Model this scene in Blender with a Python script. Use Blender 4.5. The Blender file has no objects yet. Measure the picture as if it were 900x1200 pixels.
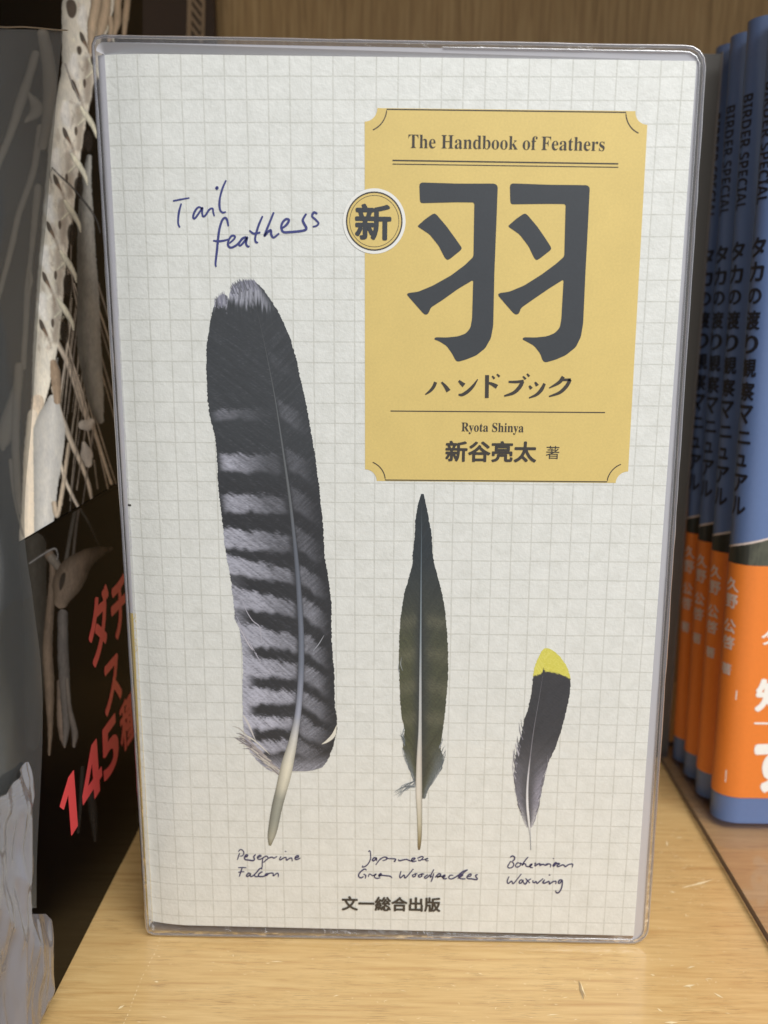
import bpy, bmesh, math, random
import numpy as np
from mathutils import Vector, Matrix
from mathutils.geometry import tessellate_polygon

random.seed(7)
rng = np.random.default_rng(7)
SC = bpy.context.scene
COL = SC.collection
MM = 0.001
Z0 = 181.5            # shelf top is z = 0 in the world; cover coordinates count down from the cover's first grid line

# ------------------------------------------------------------------ camera
R = np.array([[0.9998481402743801, 0.016331670891253574, 0.006080535812185852],
              [0.009416176991640716, -0.21269188909020567, -0.9770739459867415],
              [-0.014663969473699471, 0.9769828232068051, -0.21281337166196815]])
CAM = np.array([52.5828483, -178.0415036, -43.1676808])
FOC = 1050.32297


def W(v):
    return Vector((v[0] * MM, v[1] * MM, (v[2] + Z0) * MM))


cam_data = bpy.data.cameras.new("camera")
cam = bpy.data.objects.new("camera", cam_data)
COL.objects.link(cam)
M3 = Matrix((R[0].tolist(), (-R[1]).tolist(), (-R[2]).tolist())).transposed()
cam.matrix_world = Matrix.Translation(W(CAM)) @ M3.to_4x4()
cam_data.sensor_fit = 'HORIZONTAL'
cam_data.sensor_width = 36
cam_data.lens = FOC / 900 * 36
cam_data.clip_start = 0.01
cam_data.clip_end = 20
cam_data.dof.use_dof = True
cam_data.dof.focus_distance = 0.180
cam_data.dof.aperture_fstop = 21
SC.camera = cam

# ------------------------------------------------------------------ world, lamps, exposure
world = bpy.data.worlds.new("World")
SC.world = world
world.use_nodes = True
bg = world.node_tree.nodes["Background"]
bg.inputs[0].default_value = (1.0, 0.99, 0.98, 1)
bg.inputs[1].default_value = 0.58
_nt = world.node_tree                    # the shop round the shelf: pale ceiling above, darker aisle below
_tc = _nt.nodes.new('ShaderNodeTexCoord')
_sx = _nt.nodes.new('ShaderNodeSeparateXYZ')
_rp = _nt.nodes.new('ShaderNodeValToRGB')
_mr = _nt.nodes.new('ShaderNodeMapRange')
_mr.inputs['From Min'].default_value = -1.0
_nt.links.new(_tc.outputs['Generated'], _sx.inputs[0])
_nt.links.new(_sx.outputs[2], _mr.inputs['Value'])
_nt.links.new(_mr.outputs[0], _rp.inputs[0])
_rp.color_ramp.elements[0].position = 0.25
_rp.color_ramp.elements[0].color = (0.60, 0.60, 0.60, 1)
_rp.color_ramp.elements[1].position = 0.75
_rp.color_ramp.elements[1].color = (1.22, 1.22, 1.22, 1)
_nt.links.new(_rp.outputs[0], bg.inputs[0])
SC.view_settings.view_transform = 'Standard'
SC.view_settings.look = 'None'
SC.view_settings.exposure = 0.0
SC.view_settings.gamma = 1.0


def area(name, loc, target, sx, sy, power, col):
    l = bpy.data.lights.new(name, 'AREA')
    l.shape = 'RECTANGLE'
    l.size, l.size_y = sx, sy
    l.energy = power
    l.color = col
    o = bpy.data.objects.new(name, l)
    COL.objects.link(o)
    o.location = loc
    o.rotation_euler = (Vector(target) - Vector(loc)).to_track_quat('-Z', 'Y').to_euler()
    return o


area("shop_ceiling_lamp", (0.42, -0.56, 0.84), (0.06, 0.02, 0.10), 0.8, 0.5, 11.4, (0.985, 0.995, 1.0))

# ------------------------------------------------------------------ helpers


def lin(c):
    c = np.asarray(c, float) / 255.0
    return np.where(c <= 0.04045, c / 12.92, ((c + 0.055) / 1.055) ** 2.4)


def c4(c, k=0.93):
    l = lin(c) * k
    return (float(l[0]), float(l[1]), float(l[2]), 1.0)


def ray(x, y):
    return R.T @ np.array([(x - 450) / FOC, (y - 600) / FOC, 1.0])


def at_y(x, y, Y):
    d = ray(x, y)
    return CAM + d * (Y - CAM[1]) / d[1]


def at_x(x, y, X):
    d = ray(x, y)
    return CAM + d * (X - CAM[0]) / d[0]


def _hash(ix, iy):
    h = np.sin(ix * 127.1 + iy * 311.7 + 17.3) * 43758.5453
    return h - np.floor(h)


def vnoise(x, y):
    x = np.asarray(x, float)
    y = np.asarray(y, float)
    ix, iy = np.floor(x), np.floor(y)
    fx, fy = x - ix, y - iy
    fx = fx * fx * (3 - 2 * fx)
    fy = fy * fy * (3 - 2 * fy)
    a, b = _hash(ix, iy), _hash(ix + 1, iy)
    c, d = _hash(ix, iy + 1), _hash(ix + 1, iy + 1)
    return (a * (1 - fx) + b * fx) * (1 - fy) + (c * (1 - fx) + d * fx) * fy


def smooth(a, b, x):
    t = np.clip((np.asarray(x, float) - a) / (b - a + 1e-9), 0, 1)
    return t * t * (3 - 2 * t)


def new_mesh_obj(name, verts, faces, mat, parent=None, org=(0, 0, -Z0), cols=None, shade=False):
    """verts in millimetres (cover coordinates); org is the parent's base in the same coordinates"""
    me = bpy.data.meshes.new(name)
    vs = [((v[0] - org[0]) * MM, (v[1] - org[1]) * MM, (v[2] - org[2]) * MM) for v in verts]
    me.from_pydata(vs, [], [tuple(int(i) for i in f) for f in faces])
    if cols is not None:
        at = me.attributes.new("Col", 'FLOAT_COLOR', 'POINT')
        at.data.foreach_set("color", np.asarray(cols, np.float32).ravel())
    if isinstance(mat, (list, tuple)):
        for m in mat:
            me.materials.append(m)
    else:
        me.materials.append(mat)
    me.validate()
    if shade:
        for p in me.polygons:
            p.use_smooth = True
    o = bpy.data.objects.new(name, me)
    COL.objects.link(o)
    if parent is not None:
        o.parent = parent
        # a sub-part hangs under a part whose own origin is the thing's base, so no offset is needed
    return o


def thing(name, label, cat, base, group=None):
    o = bpy.data.objects.new(name, None)
    o.empty_display_size = 0.02
    COL.objects.link(o)
    o.location = W(base)
    o['label'] = label
    o['category'] = cat
    if group:
        o['group'] = group
    return o


def box(x0, x1, y0, y1, z0, z1):
    v = [(x0, y0, z0), (x1, y0, z0), (x1, y1, z0), (x0, y1, z0), (x0, y0, z1), (x1, y0, z1), (x1, y1, z1), (x0, y1, z1)]
    f = [(0, 3, 2, 1), (4, 5, 6, 7), (0, 1, 5, 4), (1, 2, 6, 5), (2, 3, 7, 6), (3, 0, 4, 7)]
    return v, f


class MB:
    """collects geometry for ONE mesh object"""

    def __init__(s):
        s.v, s.f, s.c = [], [], []

    def add(s, v, f, c=None):
        n = len(s.v)
        s.v += [tuple(p) for p in v]
        s.f += [tuple(i + n for i in q) for q in f]
        if c is not None:
            s.c += [tuple(q) for q in c]

    def poly(s, pts3, col=None):
        tri = tessellate_polygon([[Vector(p) for p in pts3]])
        s.add(pts3, tri, None if col is None else [col] * len(pts3))

    def build(s, name, mat, parent=None, org=(0, 0, -Z0), shade=False):
        return new_mesh_obj(name, s.v, s.f, mat, parent, org, s.c if s.c else None, shade)


def catmull(pts, step):
    pts = [np.array(p, float) for p in pts]
    if len(pts) == 2:
        n = max(1, int(np.linalg.norm(pts[1] - pts[0]) / step))
        return [pts[0] + (pts[1] - pts[0]) * k / n for k in range(n + 1)]
    P = [2 * pts[0] - pts[1]] + pts + [2 * pts[-1] - pts[-2]]
    out = []
    for i in range(1, len(P) - 2):
        p0, p1, p2, p3 = P[i - 1:i + 3]
        n = max(1, int(np.linalg.norm(p2[:2] - p1[:2]) / step))
        for k in range(n):
            t = k / n
            out.append(0.5 * ((2 * p1) + (-p0 + p2) * t + (2 * p0 - 5 * p1 + 4 * p2 - p3) * t * t + (-p0 + 3 * p1 - 3 * p2 + p3) * t ** 3))
    out.append(P[-2])
    return out


def ribbon(mb, pts, place, cols=None, prof=None, step=1.5, round_ends=False, curve=True):
    """pts: (x, y, width[, colour index 0..1]) in some flat drawing plane; place maps (x, y) to 3-D; prof: brightness across the ribbon"""
    pp = catmull(pts, step) if curve else [np.array(p, float) for p in pts]
    m = 2 if prof is None else len(prof)
    rows, colr = [], []
    for i, p in enumerate(pp):
        a = pp[max(0, i - 1)][:2]
        b = pp[min(len(pp) - 1, i + 1)][:2]
        t = b - a
        t = t / (np.linalg.norm(t) + 1e-9)
        n = np.array([t[1], -t[0]])
        w = max(0.02, p[2]) / 2
        if round_ends:
            e = min(i, len(pp) - 1 - i)
            w *= (0.55, 0.85, 1.0)[min(2, e)]
        for k in range(m):
            u = -1 + 2 * k / (m - 1)
            q = p[:2] + n * (w * u)
            rows.append(place(q[0], q[1]))
            if cols is not None:
                c = np.array(cols(p), float)
                if prof is not None:
                    c = c * prof[k]
                colr.append((c[0], c[1], c[2], 1.0))
    f = []
    for i in range(len(pp) - 1):
        for k in range(m - 1):
            a = i * m + k
            f.append((a, a + 1, a + m + 1, a + m))
    mb.add(rows, f, colr if cols is not None else None)


# ------------------------------------------------------------------ materials


def mat_new(name):
    m = bpy.data.materials.new(name)
    m.use_nodes = True
    nt = m.node_tree
    nt.nodes.clear()
    out = nt.nodes.new('ShaderNodeOutputMaterial')
    return m, nt, out


def N(nt, kind, **kw):
    n = nt.nodes.new(kind)
    for k, v in kw.items():
        setattr(n, k, v)
    return n


def mathn(nt, op, a, b=None, c=None, clamp=False):
    n = nt.nodes.new('ShaderNodeMath')
    n.operation = op
    n.use_clamp = clamp
    for i, x in enumerate((a, b, c)):
        if x is None:
            continue
        if isinstance(x, (int, float)):
            n.inputs[i].default_value = x
        else:
            nt.links.new(x, n.inputs[i])
    return n.outputs[0]


def mixc(nt, fac, a, b):
    n = nt.nodes.new('ShaderNodeMix')
    n.data_type = 'RGBA'
    for sock, x in ((n.inputs[0], fac), (n.inputs[6], a), (n.inputs[7], b)):
        if isinstance(x, (int, float)):
            sock.default_value = x
        elif isinstance(x, (tuple, list)):
            sock.default_value = x
        else:
            nt.links.new(x, sock)
    return n.outputs[2]


def noise(nt, vec, scale, detail=2.0, rough=0.5, dist=0.0):
    n = nt.nodes.new('ShaderNodeTexNoise')
    n.inputs['Scale'].default_value = scale
    n.inputs['Detail'].default_value = detail
    n.inputs['Roughness'].default_value = rough
    n.inputs['Distortion'].default_value = dist
    if vec is not None:
        nt.links.new(vec, n.inputs['Vector'])
    return n.outputs[0]


def mapping(nt, scale=(1, 1, 1), loc=(0, 0, 0), coord='Object'):
    tc = nt.nodes.new('ShaderNodeTexCoord')
    mp = nt.nodes.new('ShaderNodeMapping')
    mp.inputs['Scale'].default_value = scale
    mp.inputs['Location'].default_value = loc
    nt.links.new(tc.outputs[coord], mp.inputs['Vector'])
    return mp.outputs[0]


def ramp(nt, fac, stops):
    n = nt.nodes.new('ShaderNodeValToRGB')
    cr = n.color_ramp
    while len(cr.elements) < len(stops):
        cr.elements.new(0.5)
    for e, (p, c) in zip(cr.elements, stops):
        e.position = p
        e.color = c
    nt.links.new(fac, n.inputs[0])
    return n.outputs[0]


def principled(nt, out, **kw):
    p = nt.nodes.new('ShaderNodeBsdfPrincipled')
    for k, v in kw.items():
        s = p.inputs[k.replace('_', ' ')]
        if isinstance(v, (int, float, tuple, list)):
            s.default_value = v
        else:
            nt.links.new(v, s)
    if out is not None:
        nt.links.new(p.outputs[0], out.inputs[0])
    return p


def bump(nt, h, strength, dist):
    b = nt.nodes.new('ShaderNodeBump')
    b.inputs['Strength'].default_value = strength
    b.inputs['Distance'].default_value = dist
    nt.links.new(h, b.inputs['Height'])
    return b.outputs[0]


def plain(name, col, rough=0.5, k=0.93, grain=0.06, gscale=900, coat=0.0, spec=0.5):
    """an opaque surface whose colour wanders a little"""
    m, nt, out = mat_new(name)
    v = mapping(nt)
    n = noise(nt, v, gscale, 4, 0.65)
    n2 = noise(nt, v, gscale * 0.06, 2)
    a = c4(col, k)
    f = mathn(nt, 'MULTIPLY_ADD', n, 2 * grain, 1 - grain)
    f = mathn(nt, 'MULTIPLY', f, mathn(nt, 'MULTIPLY_ADD', n2, grain, 1 - grain / 2))
    vm = nt.nodes.new('ShaderNodeVectorMath')
    vm.operation = 'SCALE'
    vm.inputs[0].default_value = a[:3]
    nt.links.new(f, vm.inputs['Scale'])
    principled(nt, out, Base_Color=vm.outputs[0], Roughness=rough, Coat_Weight=coat, Coat_Roughness=0.08, Specular_IOR_Level=spec)
    return m


def printed(name, rough=0.5, coat=0.0, grain=0.10, gscale=2600, spec=0.5):
    """ink whose colour comes from the mesh, with the paper's fine grain"""
    m, nt, out = mat_new(name)
    at = N(nt, 'ShaderNodeAttribute', attribute_name="Col")
    n = noise(nt, mapping(nt), gscale, 3, 0.7)
    f = mathn(nt, 'MULTIPLY_ADD', n, 2 * grain, 1 - grain)
    vm = nt.nodes.new('ShaderNodeVectorMath')
    vm.operation = 'SCALE'
    nt.links.new(at.outputs['Color'], vm.inputs[0])
    nt.links.new(f, vm.inputs['Scale'])
    principled(nt, out, Base_Color=vm.outputs[0], Roughness=rough, Coat_Weight=coat, Coat_Roughness=0.12, Specular_IOR_Level=spec)
    return m


def clear(name, tint, diffuse_col, diffuse, gloss_rough=0.08, translucent=0.0, gloss_scale=1.0, wrinkle=0.0, wscale=200):
    """clear or milky plastic: see-through, a little scattering, a fresnel shine"""
    m, nt, out = mat_new(name)
    tr = N(nt, 'ShaderNodeBsdfTransparent')
    tr.inputs[0].default_value = (*tint, 1)
    df = N(nt, 'ShaderNodeBsdfDiffuse')
    df.inputs[0].default_value = (*diffuse_col, 1)
    a = N(nt, 'ShaderNodeMixShader')
    a.inputs[0].default_value = diffuse
    nt.links.new(tr.outputs[0], a.inputs[1])
    if translucent > 0:
        tl = N(nt, 'ShaderNodeBsdfTranslucent')
        tl.inputs[0].default_value = (*diffuse_col, 1)
        b = N(nt, 'ShaderNodeMixShader')
        b.inputs[0].default_value = translucent
        nt.links.new(df.outputs[0], b.inputs[1])
        nt.links.new(tl.outputs[0], b.inputs[2])
        nt.links.new(b.outputs[0], a.inputs[2])
    else:
        nt.links.new(df.outputs[0], a.inputs[2])
    gl = N(nt, 'ShaderNodeBsdfGlossy')
    gl.inputs['Roughness'].default_value = gloss_rough
    fr = N(nt, 'ShaderNodeFresnel')
    fr.inputs[0].default_value = 1.45
    if wrinkle > 0:
        h = noise(nt, mapping(nt), wscale, 4, 0.55, 0.6)
        bn = bump(nt, h, wrinkle, 0.004)
        nt.links.new(bn, gl.inputs['Normal'])
        nt.links.new(bn, fr.inputs['Normal'])
    fac = mathn(nt, 'MULTIPLY', fr.outputs[0], gloss_scale, clamp=True)
    c = N(nt, 'ShaderNodeMixShader')
    nt.links.new(fac, c.inputs[0])
    nt.links.new(a.outputs[0], c.inputs[1])
    nt.links.new(gl.outputs[0], c.inputs[2])
    nt.links.new(c.outputs[0], out.inputs[0])
    return m


def mat_grid_paper():
    """mottled off-white paper with a 4 mm printed grid; object origin sits on the cover's grid"""
    m, nt, out = mat_new("grid_paper_print")
    tc = N(nt, 'ShaderNodeTexCoord')
    sp = N(nt, 'ShaderNodeSeparateXYZ')
    nt.links.new(tc.outputs['Object'], sp.inputs[0])
    wob = noise(nt, tc.outputs['Object'], 60, 2)
    wob = mathn(nt, 'MULTIPLY_ADD', wob, 0.00034, -0.00017)

    def line(coord, off, seed):
        c = mathn(nt, 'ADD', mathn(nt, 'ADD', coord, off), wob)
        q = mathn(nt, 'DIVIDE', c, 0.004)
        fr = mathn(nt, 'FRACT', mathn(nt, 'ADD', q, 1000.5))
        d = mathn(nt, 'ABSOLUTE', mathn(nt, 'SUBTRACT', fr, 0.5))        # 0 on the line, in cells
        return mathn(nt, 'SUBTRACT', 1.0, mathn(nt, 'SMOOTHSTEP', d, 0.018, 0.062) if False else mathn(nt, 'MULTIPLY', mathn(nt, 'SUBTRACT', d, 0.010), 26, clamp=True), clamp=True)
    lx = line(sp.outputs[0], 0.052, 1)
    lz = line(sp.outputs[2], -0.1815, 2)
    ln = mathn(nt, 'MAXIMUM', lx, lz)
    fade = noise(nt, tc.outputs['Object'], 420, 3, 0.7)
    fade = mathn(nt, 'MULTIPLY_ADD', fade, 1.0, 0.08, clamp=True)
    ln = mathn(nt, 'MULTIPLY', mathn(nt, 'MULTIPLY', ln, fade), 0.66)
    mott = noise(nt, tc.outputs['Object'], 330, 5, 0.72, 0.5)
    mott2 = noise(nt, tc.outputs['Object'], 1500, 3, 0.7)
    big = noise(nt, tc.outputs['Object'], 22, 2)
    base = ramp(nt, mott, [(0.30, c4((219, 220, 214))), (0.5, c4((228, 229, 224))), (0.68, c4((235, 236, 231)))])
    base = mixc(nt, mathn(nt, 'MULTIPLY', mott2, 0.20), base, c4((205, 205, 196)))
    base = mixc(nt, mathn(nt, 'MULTIPLY', big, 0.16), base, c4((222, 220, 212)))
    colr = mixc(nt, ln, base, c4((166, 165, 152)))
    h = noise(nt, tc.outputs['Object'], 1500, 3, 0.65)
    principled(nt, out, Base_Color=colr, Roughness=0.55, Normal=bump(nt, h, 0.28, 0.0003), Coat_Weight=0.8, Coat_Roughness=0.09,
               Coat_Normal=bump(nt, noise(nt, tc.outputs['Object'], 45, 2, 0.5, 0.4), 0.5, 0.002))
    return m


def mat_oak_shelf():
    m, nt, out = mat_new("pale_oak_shelf")
    g = noise(nt, mapping(nt, (7, 120, 7)), 7, 5, 0.6, 0.4)
    g2 = noise(nt, mapping(nt, (26, 1500, 26)), 5, 4, 0.75)
    g3 = noise(nt, mapping(nt, (6, 30, 6)), 4, 3, 0.6)
    col = ramp(nt, g, [(0.28, c4((190, 148, 92))), (0.46, c4((210, 174, 115))), (0.62, c4((220, 186, 127))), (0.80, c4((229, 197, 141)))])
    st = mathn(nt, 'MULTIPLY', mathn(nt, 'SUBTRACT', g2, 0.42), 3.2, clamp=True)
    col = mixc(nt, mathn(nt, 'MULTIPLY', st, 0.34), col, c4((186, 140, 82)))
    col = mixc(nt, mathn(nt, 'MULTIPLY', g3, 0.30), col, c4((214, 176, 120)))
    pore = noise(nt, mapping(nt, (48, 2600, 48)), 4, 2, 0.5)
    patch = noise(nt, mapping(nt, (22, 45, 22)), 3, 2, 0.5)
    pr = mathn(nt, 'MULTIPLY', mathn(nt, 'SUBTRACT', pore, 0.585), 14, clamp=True)
    pm = mathn(nt, 'MULTIPLY', mathn(nt, 'SUBTRACT', patch, 0.42), 5, clamp=True)
    col = mixc(nt, mathn(nt, 'MULTIPLY', mathn(nt, 'MULTIPLY', pr, pm), 0.80), col, c4((116, 80, 42)))
    worn = noise(nt, mapping(nt, (90, 260, 90)), 5, 4, 0.7)
    wn = mathn(nt, 'MULTIPLY', mathn(nt, 'SUBTRACT', worn, 0.62), 6, clamp=True)
    col = mixc(nt, mathn(nt, 'MULTIPLY', wn, 0.35), col, c4((240, 214, 166)))
    ro = mathn(nt, 'MULTIPLY_ADD', worn, 0.35, 0.20)
    principled(nt, out, Base_Color=col, Roughness=ro, Normal=bump(nt, g2, 0.12, 0.0002), Coat_Weight=0.30, Coat_Roughness=0.18)
    return m


def mat_oak_back():
    m, nt, out = mat_new("oak_back_veneer")
    v = mapping(nt, (160, 1, 7))
    g = noise(nt, v, 5, 5, 0.6, 0.4)
    g2 = noise(nt, mapping(nt, (900, 1, 26)), 3, 3, 0.7)
    g3 = noise(nt, mapping(nt, (35, 1, 3)), 3, 2)
    col = ramp(nt, g, [(0.30, c4((158, 130, 84))), (0.5, c4((206, 174, 120))), (0.72, c4((228, 200, 146)))])
    col = mixc(nt, mathn(nt, 'MULTIPLY', g2, 0.45), col, c4((150, 120, 78)))
    col = mixc(nt, mathn(nt, 'MULTIPLY', g3, 0.35), col, c4((172, 144, 98)))
    principled(nt, out, Base_Color=col, Roughness=0.45)
    return m


M = {}
M['grid'] = mat_grid_paper()
M['shelf'] = mat_oak_shelf()
M['back'] = mat_oak_back()
M['ink'] = printed("printed_colour", 0.5, 0.3)
M['yellow'] = plain("ochre_yellow_print", (221, 195, 120), 0.5, grain=0.12, gscale=2400, coat=0.3)
M['charcoal'] = plain("charcoal_print", (57, 61, 66), 0.5, grain=0.16, gscale=2600, coat=0.3)
M['brownblack'] = plain("soft_black_print", (62, 57, 52), 0.5, grain=0.1, gscale=2600, coat=0.3)
M['pen'] = plain("blue_pen_ink", (62, 68, 128), 0.5, grain=0.25, gscale=1500, coat=0.3)
M['penpale'] = plain("thin_pen_ink", (58, 56, 96), 0.5, grain=0.3, gscale=1800, coat=0.3)
M['halo'] = plain("plain_paper_print", (236, 235, 229), 0.5, grain=0.05, coat=0.3)
M['pages'] = plain("page_edges", (225, 218, 200), 0.8, grain=0.12, gscale=1500)
M['spinewhite'] = plain("spine_paper", (214, 212, 216), 0.5, coat=0.3)
M['spineyellow'] = plain("spine_yellow", (226, 192, 50), 0.5, coat=0.3)
M['frost'] = clear("frosted_vinyl", (0.8, 0.8, 0.84), (0.57, 0.57, 0.61), 0.84, 0.25, 0.1, 0.7)
M['film'] = clear("clear_vinyl", (0.86, 0.86, 0.88), (0.55, 0.55, 0.58), 0.16, 0.1, 0.3, 1.0, 0.15, 300)
M['rim'] = clear("vinyl_weld", (0.80, 0.80, 0.84), (0.56, 0.56, 0.60), 0.30, 0.32, 0.4, 1.2)

# ------------------------------------------------------------------ the setting


def struct(name, verts, faces, mat):
    o = new_mesh_obj(name, verts, faces, mat)
    o['kind'] = 'structure'
    return o


shelf = struct("shelf_board", *box(-320, 460, -95, 150, -201.5, -181.5), M['shelf'])
struct("back_panel", *box(-320, 460, 150, 160, -201.5, 138), M['back'])
struct("upper_shelf_board", *box(-320, 460, -30, 150, 118, 138), M['shelf'])

# scratches in the shelf's varnish: thin pale slivers, part of the shelf
M['scratch'] = plain("pale_scratch", (236, 216, 172), 0.6, grain=0.2, gscale=700)
sb = MB()
zs = -181.5 + 0.05


def floor_pt(x, y):
    d = ray(x, y)
    p = CAM + d * (zs - CAM[2]) / d[2]
    return p


import itertools
_sk = itertools.count()


def sliver(x0, y0, x1, y1, w):
    a, b = floor_pt(x0, y0)[:2], floor_pt(x1, y1)[:2]
    t = (b - a) / (np.linalg.norm(b - a) + 1e-9)
    n = np.array([t[1], -t[0]])
    m = (a + b) / 2 + n * random.uniform(-.1, .1)
    zq = zs + .0004 * (next(_sk) % 400)
    sb.add([(*a, zq), (*(m + n * w / 2), zq), (*b, zq), (*(m - n * w / 2), zq)], [(0, 1, 2, 3)])


k = 0
for i in range(22):                                  # the long dashed scratch left of the book
    t0, t1 = i / 22, (i + random.uniform(.35, .8)) / 22
    px = lambda t: (188 - 45 * t + 1.2 * math.sin(t * 9), 1098 + 104 * t)
    sliver(*px(t0), *px(t1), random.uniform(.10, .26))
for (a, b, c, d, w) in [(802, 1040, 838, 1030, .7), (784, 1044, 792, 1046, .5), (798, 1041, 812, 1037, .4), (762, 1142, 768, 1143, .4), (805, 1135, 815, 1132, .4),
                        (800, 1156, 815, 1154, .6), (836, 1163, 848, 1170, .5), (770, 1181, 777, 1186, .4), (778, 1198, 795, 1198, .6), (792, 982, 800, 981, .4),
                        (781, 985, 782, 992, .5), (803, 1071, 805, 1074, .3), (138, 1183, 146, 1178, .6), (181, 1150, 186, 1151, .5), (390, 1168, 398, 1166, .3),
                        (316, 1127, 332, 1127, .3), (640, 1190, 655, 1189, .3), (560, 1140, 566, 1142, .25), (678, 1150, 683, 1172, .3)]:
    sliver(a, b, c, d, w)
for i in range(80):
    x, y = random.uniform(150, 860), random.uniform(1112, 1200)
    if i % 3 == 0:
        x, y = random.uniform(770, 850), random.uniform(960, 1120)
        if x > 775 + (y - 900) * .5:
            continue
    an = random.uniform(-.5, .5)
    L = random.uniform(2, 9)
    sliver(x, y, x + L * math.cos(an), y + L * .6 * math.sin(an), random.uniform(.06, .2))
for k_ in range(130):                                # clusters of short nicks, thickest beside the book
    cx_, cy_ = random.choice([(800, 985), (805, 1040), (790, 1075), (815, 1140), (700, 1150), (270, 1130), (420, 1160), (560, 1180), (760, 1110), (640, 1165)])
    x, y = cx_ + random.gauss(0, 22), cy_ + random.gauss(0, 16)
    if y < 1110 and (x < 775 or x > 778 + (y - 900) * .52):
        continue
    an = random.gauss(0, .35) if k_ % 3 else random.uniform(.8, 1.9)
    L = random.uniform(1.5, 6)
    sliver(x, y, x + L * math.cos(an), y + L * .7 * math.sin(an), random.uniform(.05, .22))
sb.build("scratch_marks", M['scratch'], shelf)
M['dent'] = plain("dark_dent", (168, 142, 104), 0.6, grain=0.2, gscale=700)
sb = MB()
sliver(678, 1149, 684, 1172, .8)
sb.build("dent_mark", M['dent'], shelf)
sb = MB()
sliver(680, 1150, 687, 1170, .3)
sb.build("dent_edge", M['scratch'], shelf)

# dark board with a pale hatched strip standing against the back panel
M['darkboard'] = plain("dark_brown_board", (66, 50, 36), 0.6, grain=0.12)
M['palecard'] = plain("pale_brown_card", (168, 146, 118), 0.7, grain=0.1)
db = thing("display_board", "dark brown board against the wooden back, a pale hatched strip down its right edge", "board", (-70, 147, -181.5))
ORG = (-70, 147, -181.5)
new_mesh_obj("panel", *box(-190, -9.5, 146, 149.6, -181.5, 72), M['darkboard'], db, ORG)
hs = MB()
yb = 145.7
P = lambda x, y: tuple(at_y(x, y, yb))


def strip(pts):
    hs.poly([P(*q) for q in pts])


strip([(220.4, -30), (225.6, -30), (223.6, 46), (218.6, 46)])
strip([(237.0, 4), (240.2, 9), (239.4, 46), (234.8, 46)])
strip([(237.0, -30), (240.2, -30), (240.2, 9), (237.0, 4)])
for y0 in (-36, -24, -12, 0, 11.5, 23.5, 35):
    strip([(224.6, y0 - 6), (237.0, y0 + 11), (236.8, y0 + 16.5), (224.4, y0 - 0.5)])
hs.build("hatched_strip", M['palecard'], db, ORG)

# ------------------------------------------------------------------ lettering
_SB_U, _SB_L = 0x1D400, 0x1D41A
_SA_U, _SA_L, _SA_D = 0x1D5D4, 0x1D5EE, 0x1D7EC


def serif(s):
    return ''.join(chr(_SB_U + ord(c) - 65) if 'A' <= c <= 'Z' else chr(_SB_L + ord(c) - 97) if 'a' <= c <= 'z' else c for c in s)


def sans(s):
    return ''.join(chr(_SA_U + ord(c) - 65) if 'A' <= c <= 'Z' else chr(_SA_L + ord(c) - 97) if 'a' <= c <= 'z' else chr(_SA_D + ord(c) - 48) if c.isdigit() else c for c in s)


def text_geo(s, bold=0.0, offset=0.0, spacing=1.0):
    """flat glyph triangles, bounding box scaled to 0..1 x 0..1 ; returns verts (n,3: x, y, layer), faces, aspect"""
    cu = bpy.data.curves.new("glyphs", 'FONT')
    cu.body = s
    cu.resolution_u = 4
    cu.offset = offset
    cu.space_character = spacing
    o = bpy.data.objects.new("glyphs", cu)
    COL.objects.link(o)
    dg = bpy.context.evaluated_depsgraph_get()
    me = bpy.data.meshes.new_from_object(o.evaluated_get(dg))
    v = np.array([tuple(q.co) for q in me.vertices])
    f = [tuple(p.vertices) for p in me.polygons]
    bpy.data.objects.remove(o)
    bpy.data.meshes.remove(me)
    vs, fs = [], []
    sh = [(0, 0)] if bold == 0 else [(-bold, 0), (bold, 0), (0, bold), (0, -bold), (-bold * .7, bold * .7), (bold * .7, bold * .7), (bold * .7, -bold * .7), (-bold * .7, -bold * .7)]
    for i, (dx, dy) in enumerate(sh):
        n = len(v) * i
        vs.append(np.c_[v[:, 0] + dx, v[:, 1] + dy, np.full(len(v), float(i))])
        fs += [tuple(q + n for q in p) for p in f]
    vs = np.vstack(vs)
    lo, hi = vs[:, :2].min(0), vs[:, :2].max(0)
    asp = (hi[0] - lo[0]) / (hi[1] - lo[1])
    vs[:, :2] = (vs[:, :2] - lo) / (hi - lo)
    return vs, fs, asp


COVER_Y = 0.0


def cov(x, y, lift=0.04):
    p = at_y(x, y, COVER_Y)
    return (p[0], COVER_Y - lift, p[2])


def cover_text(name, s, xl, ybl, xr, ybr, ytop, mat, parent, org, bold=0.0, lift=0.10, offset=0.0, spacing=1.0):
    """fit a line of type to a box on the cover: left/right ends of its foot and the top at its left end"""
    v, f, _ = text_geo(s, bold, offset, spacing)
    a, b, c = np.array(cov(xl, ybl)), np.array(cov(xr, ybr)), np.array(cov(xl, ytop))
    up = np.array([0, 0, c[2] - a[2]])
    V = [a + (b - a) * q[0] + up * q[1] + np.array([0, -(lift - 0.04) - 0.004 * q[2], 0]) for q in v]
    return new_mesh_obj(name, V, f, mat, parent, org)


# ------------------------------------------------------------------ the feather handbook
BO = (52.0, 7.0, -181.5)
book = thing("feather_handbook", "pale grid-paper handbook with a yellow title panel and three feathers, in a clear vinyl jacket", "book", BO)
TL, TR, BR, BL = (-2.3, 3.85), (106.4, 2.75), (106.85, -179.2), (-2.3, -178.3)


def roll(x):
    return 1.1 * max(0.0, (7.0 - x) / 9.3) ** 2


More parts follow.
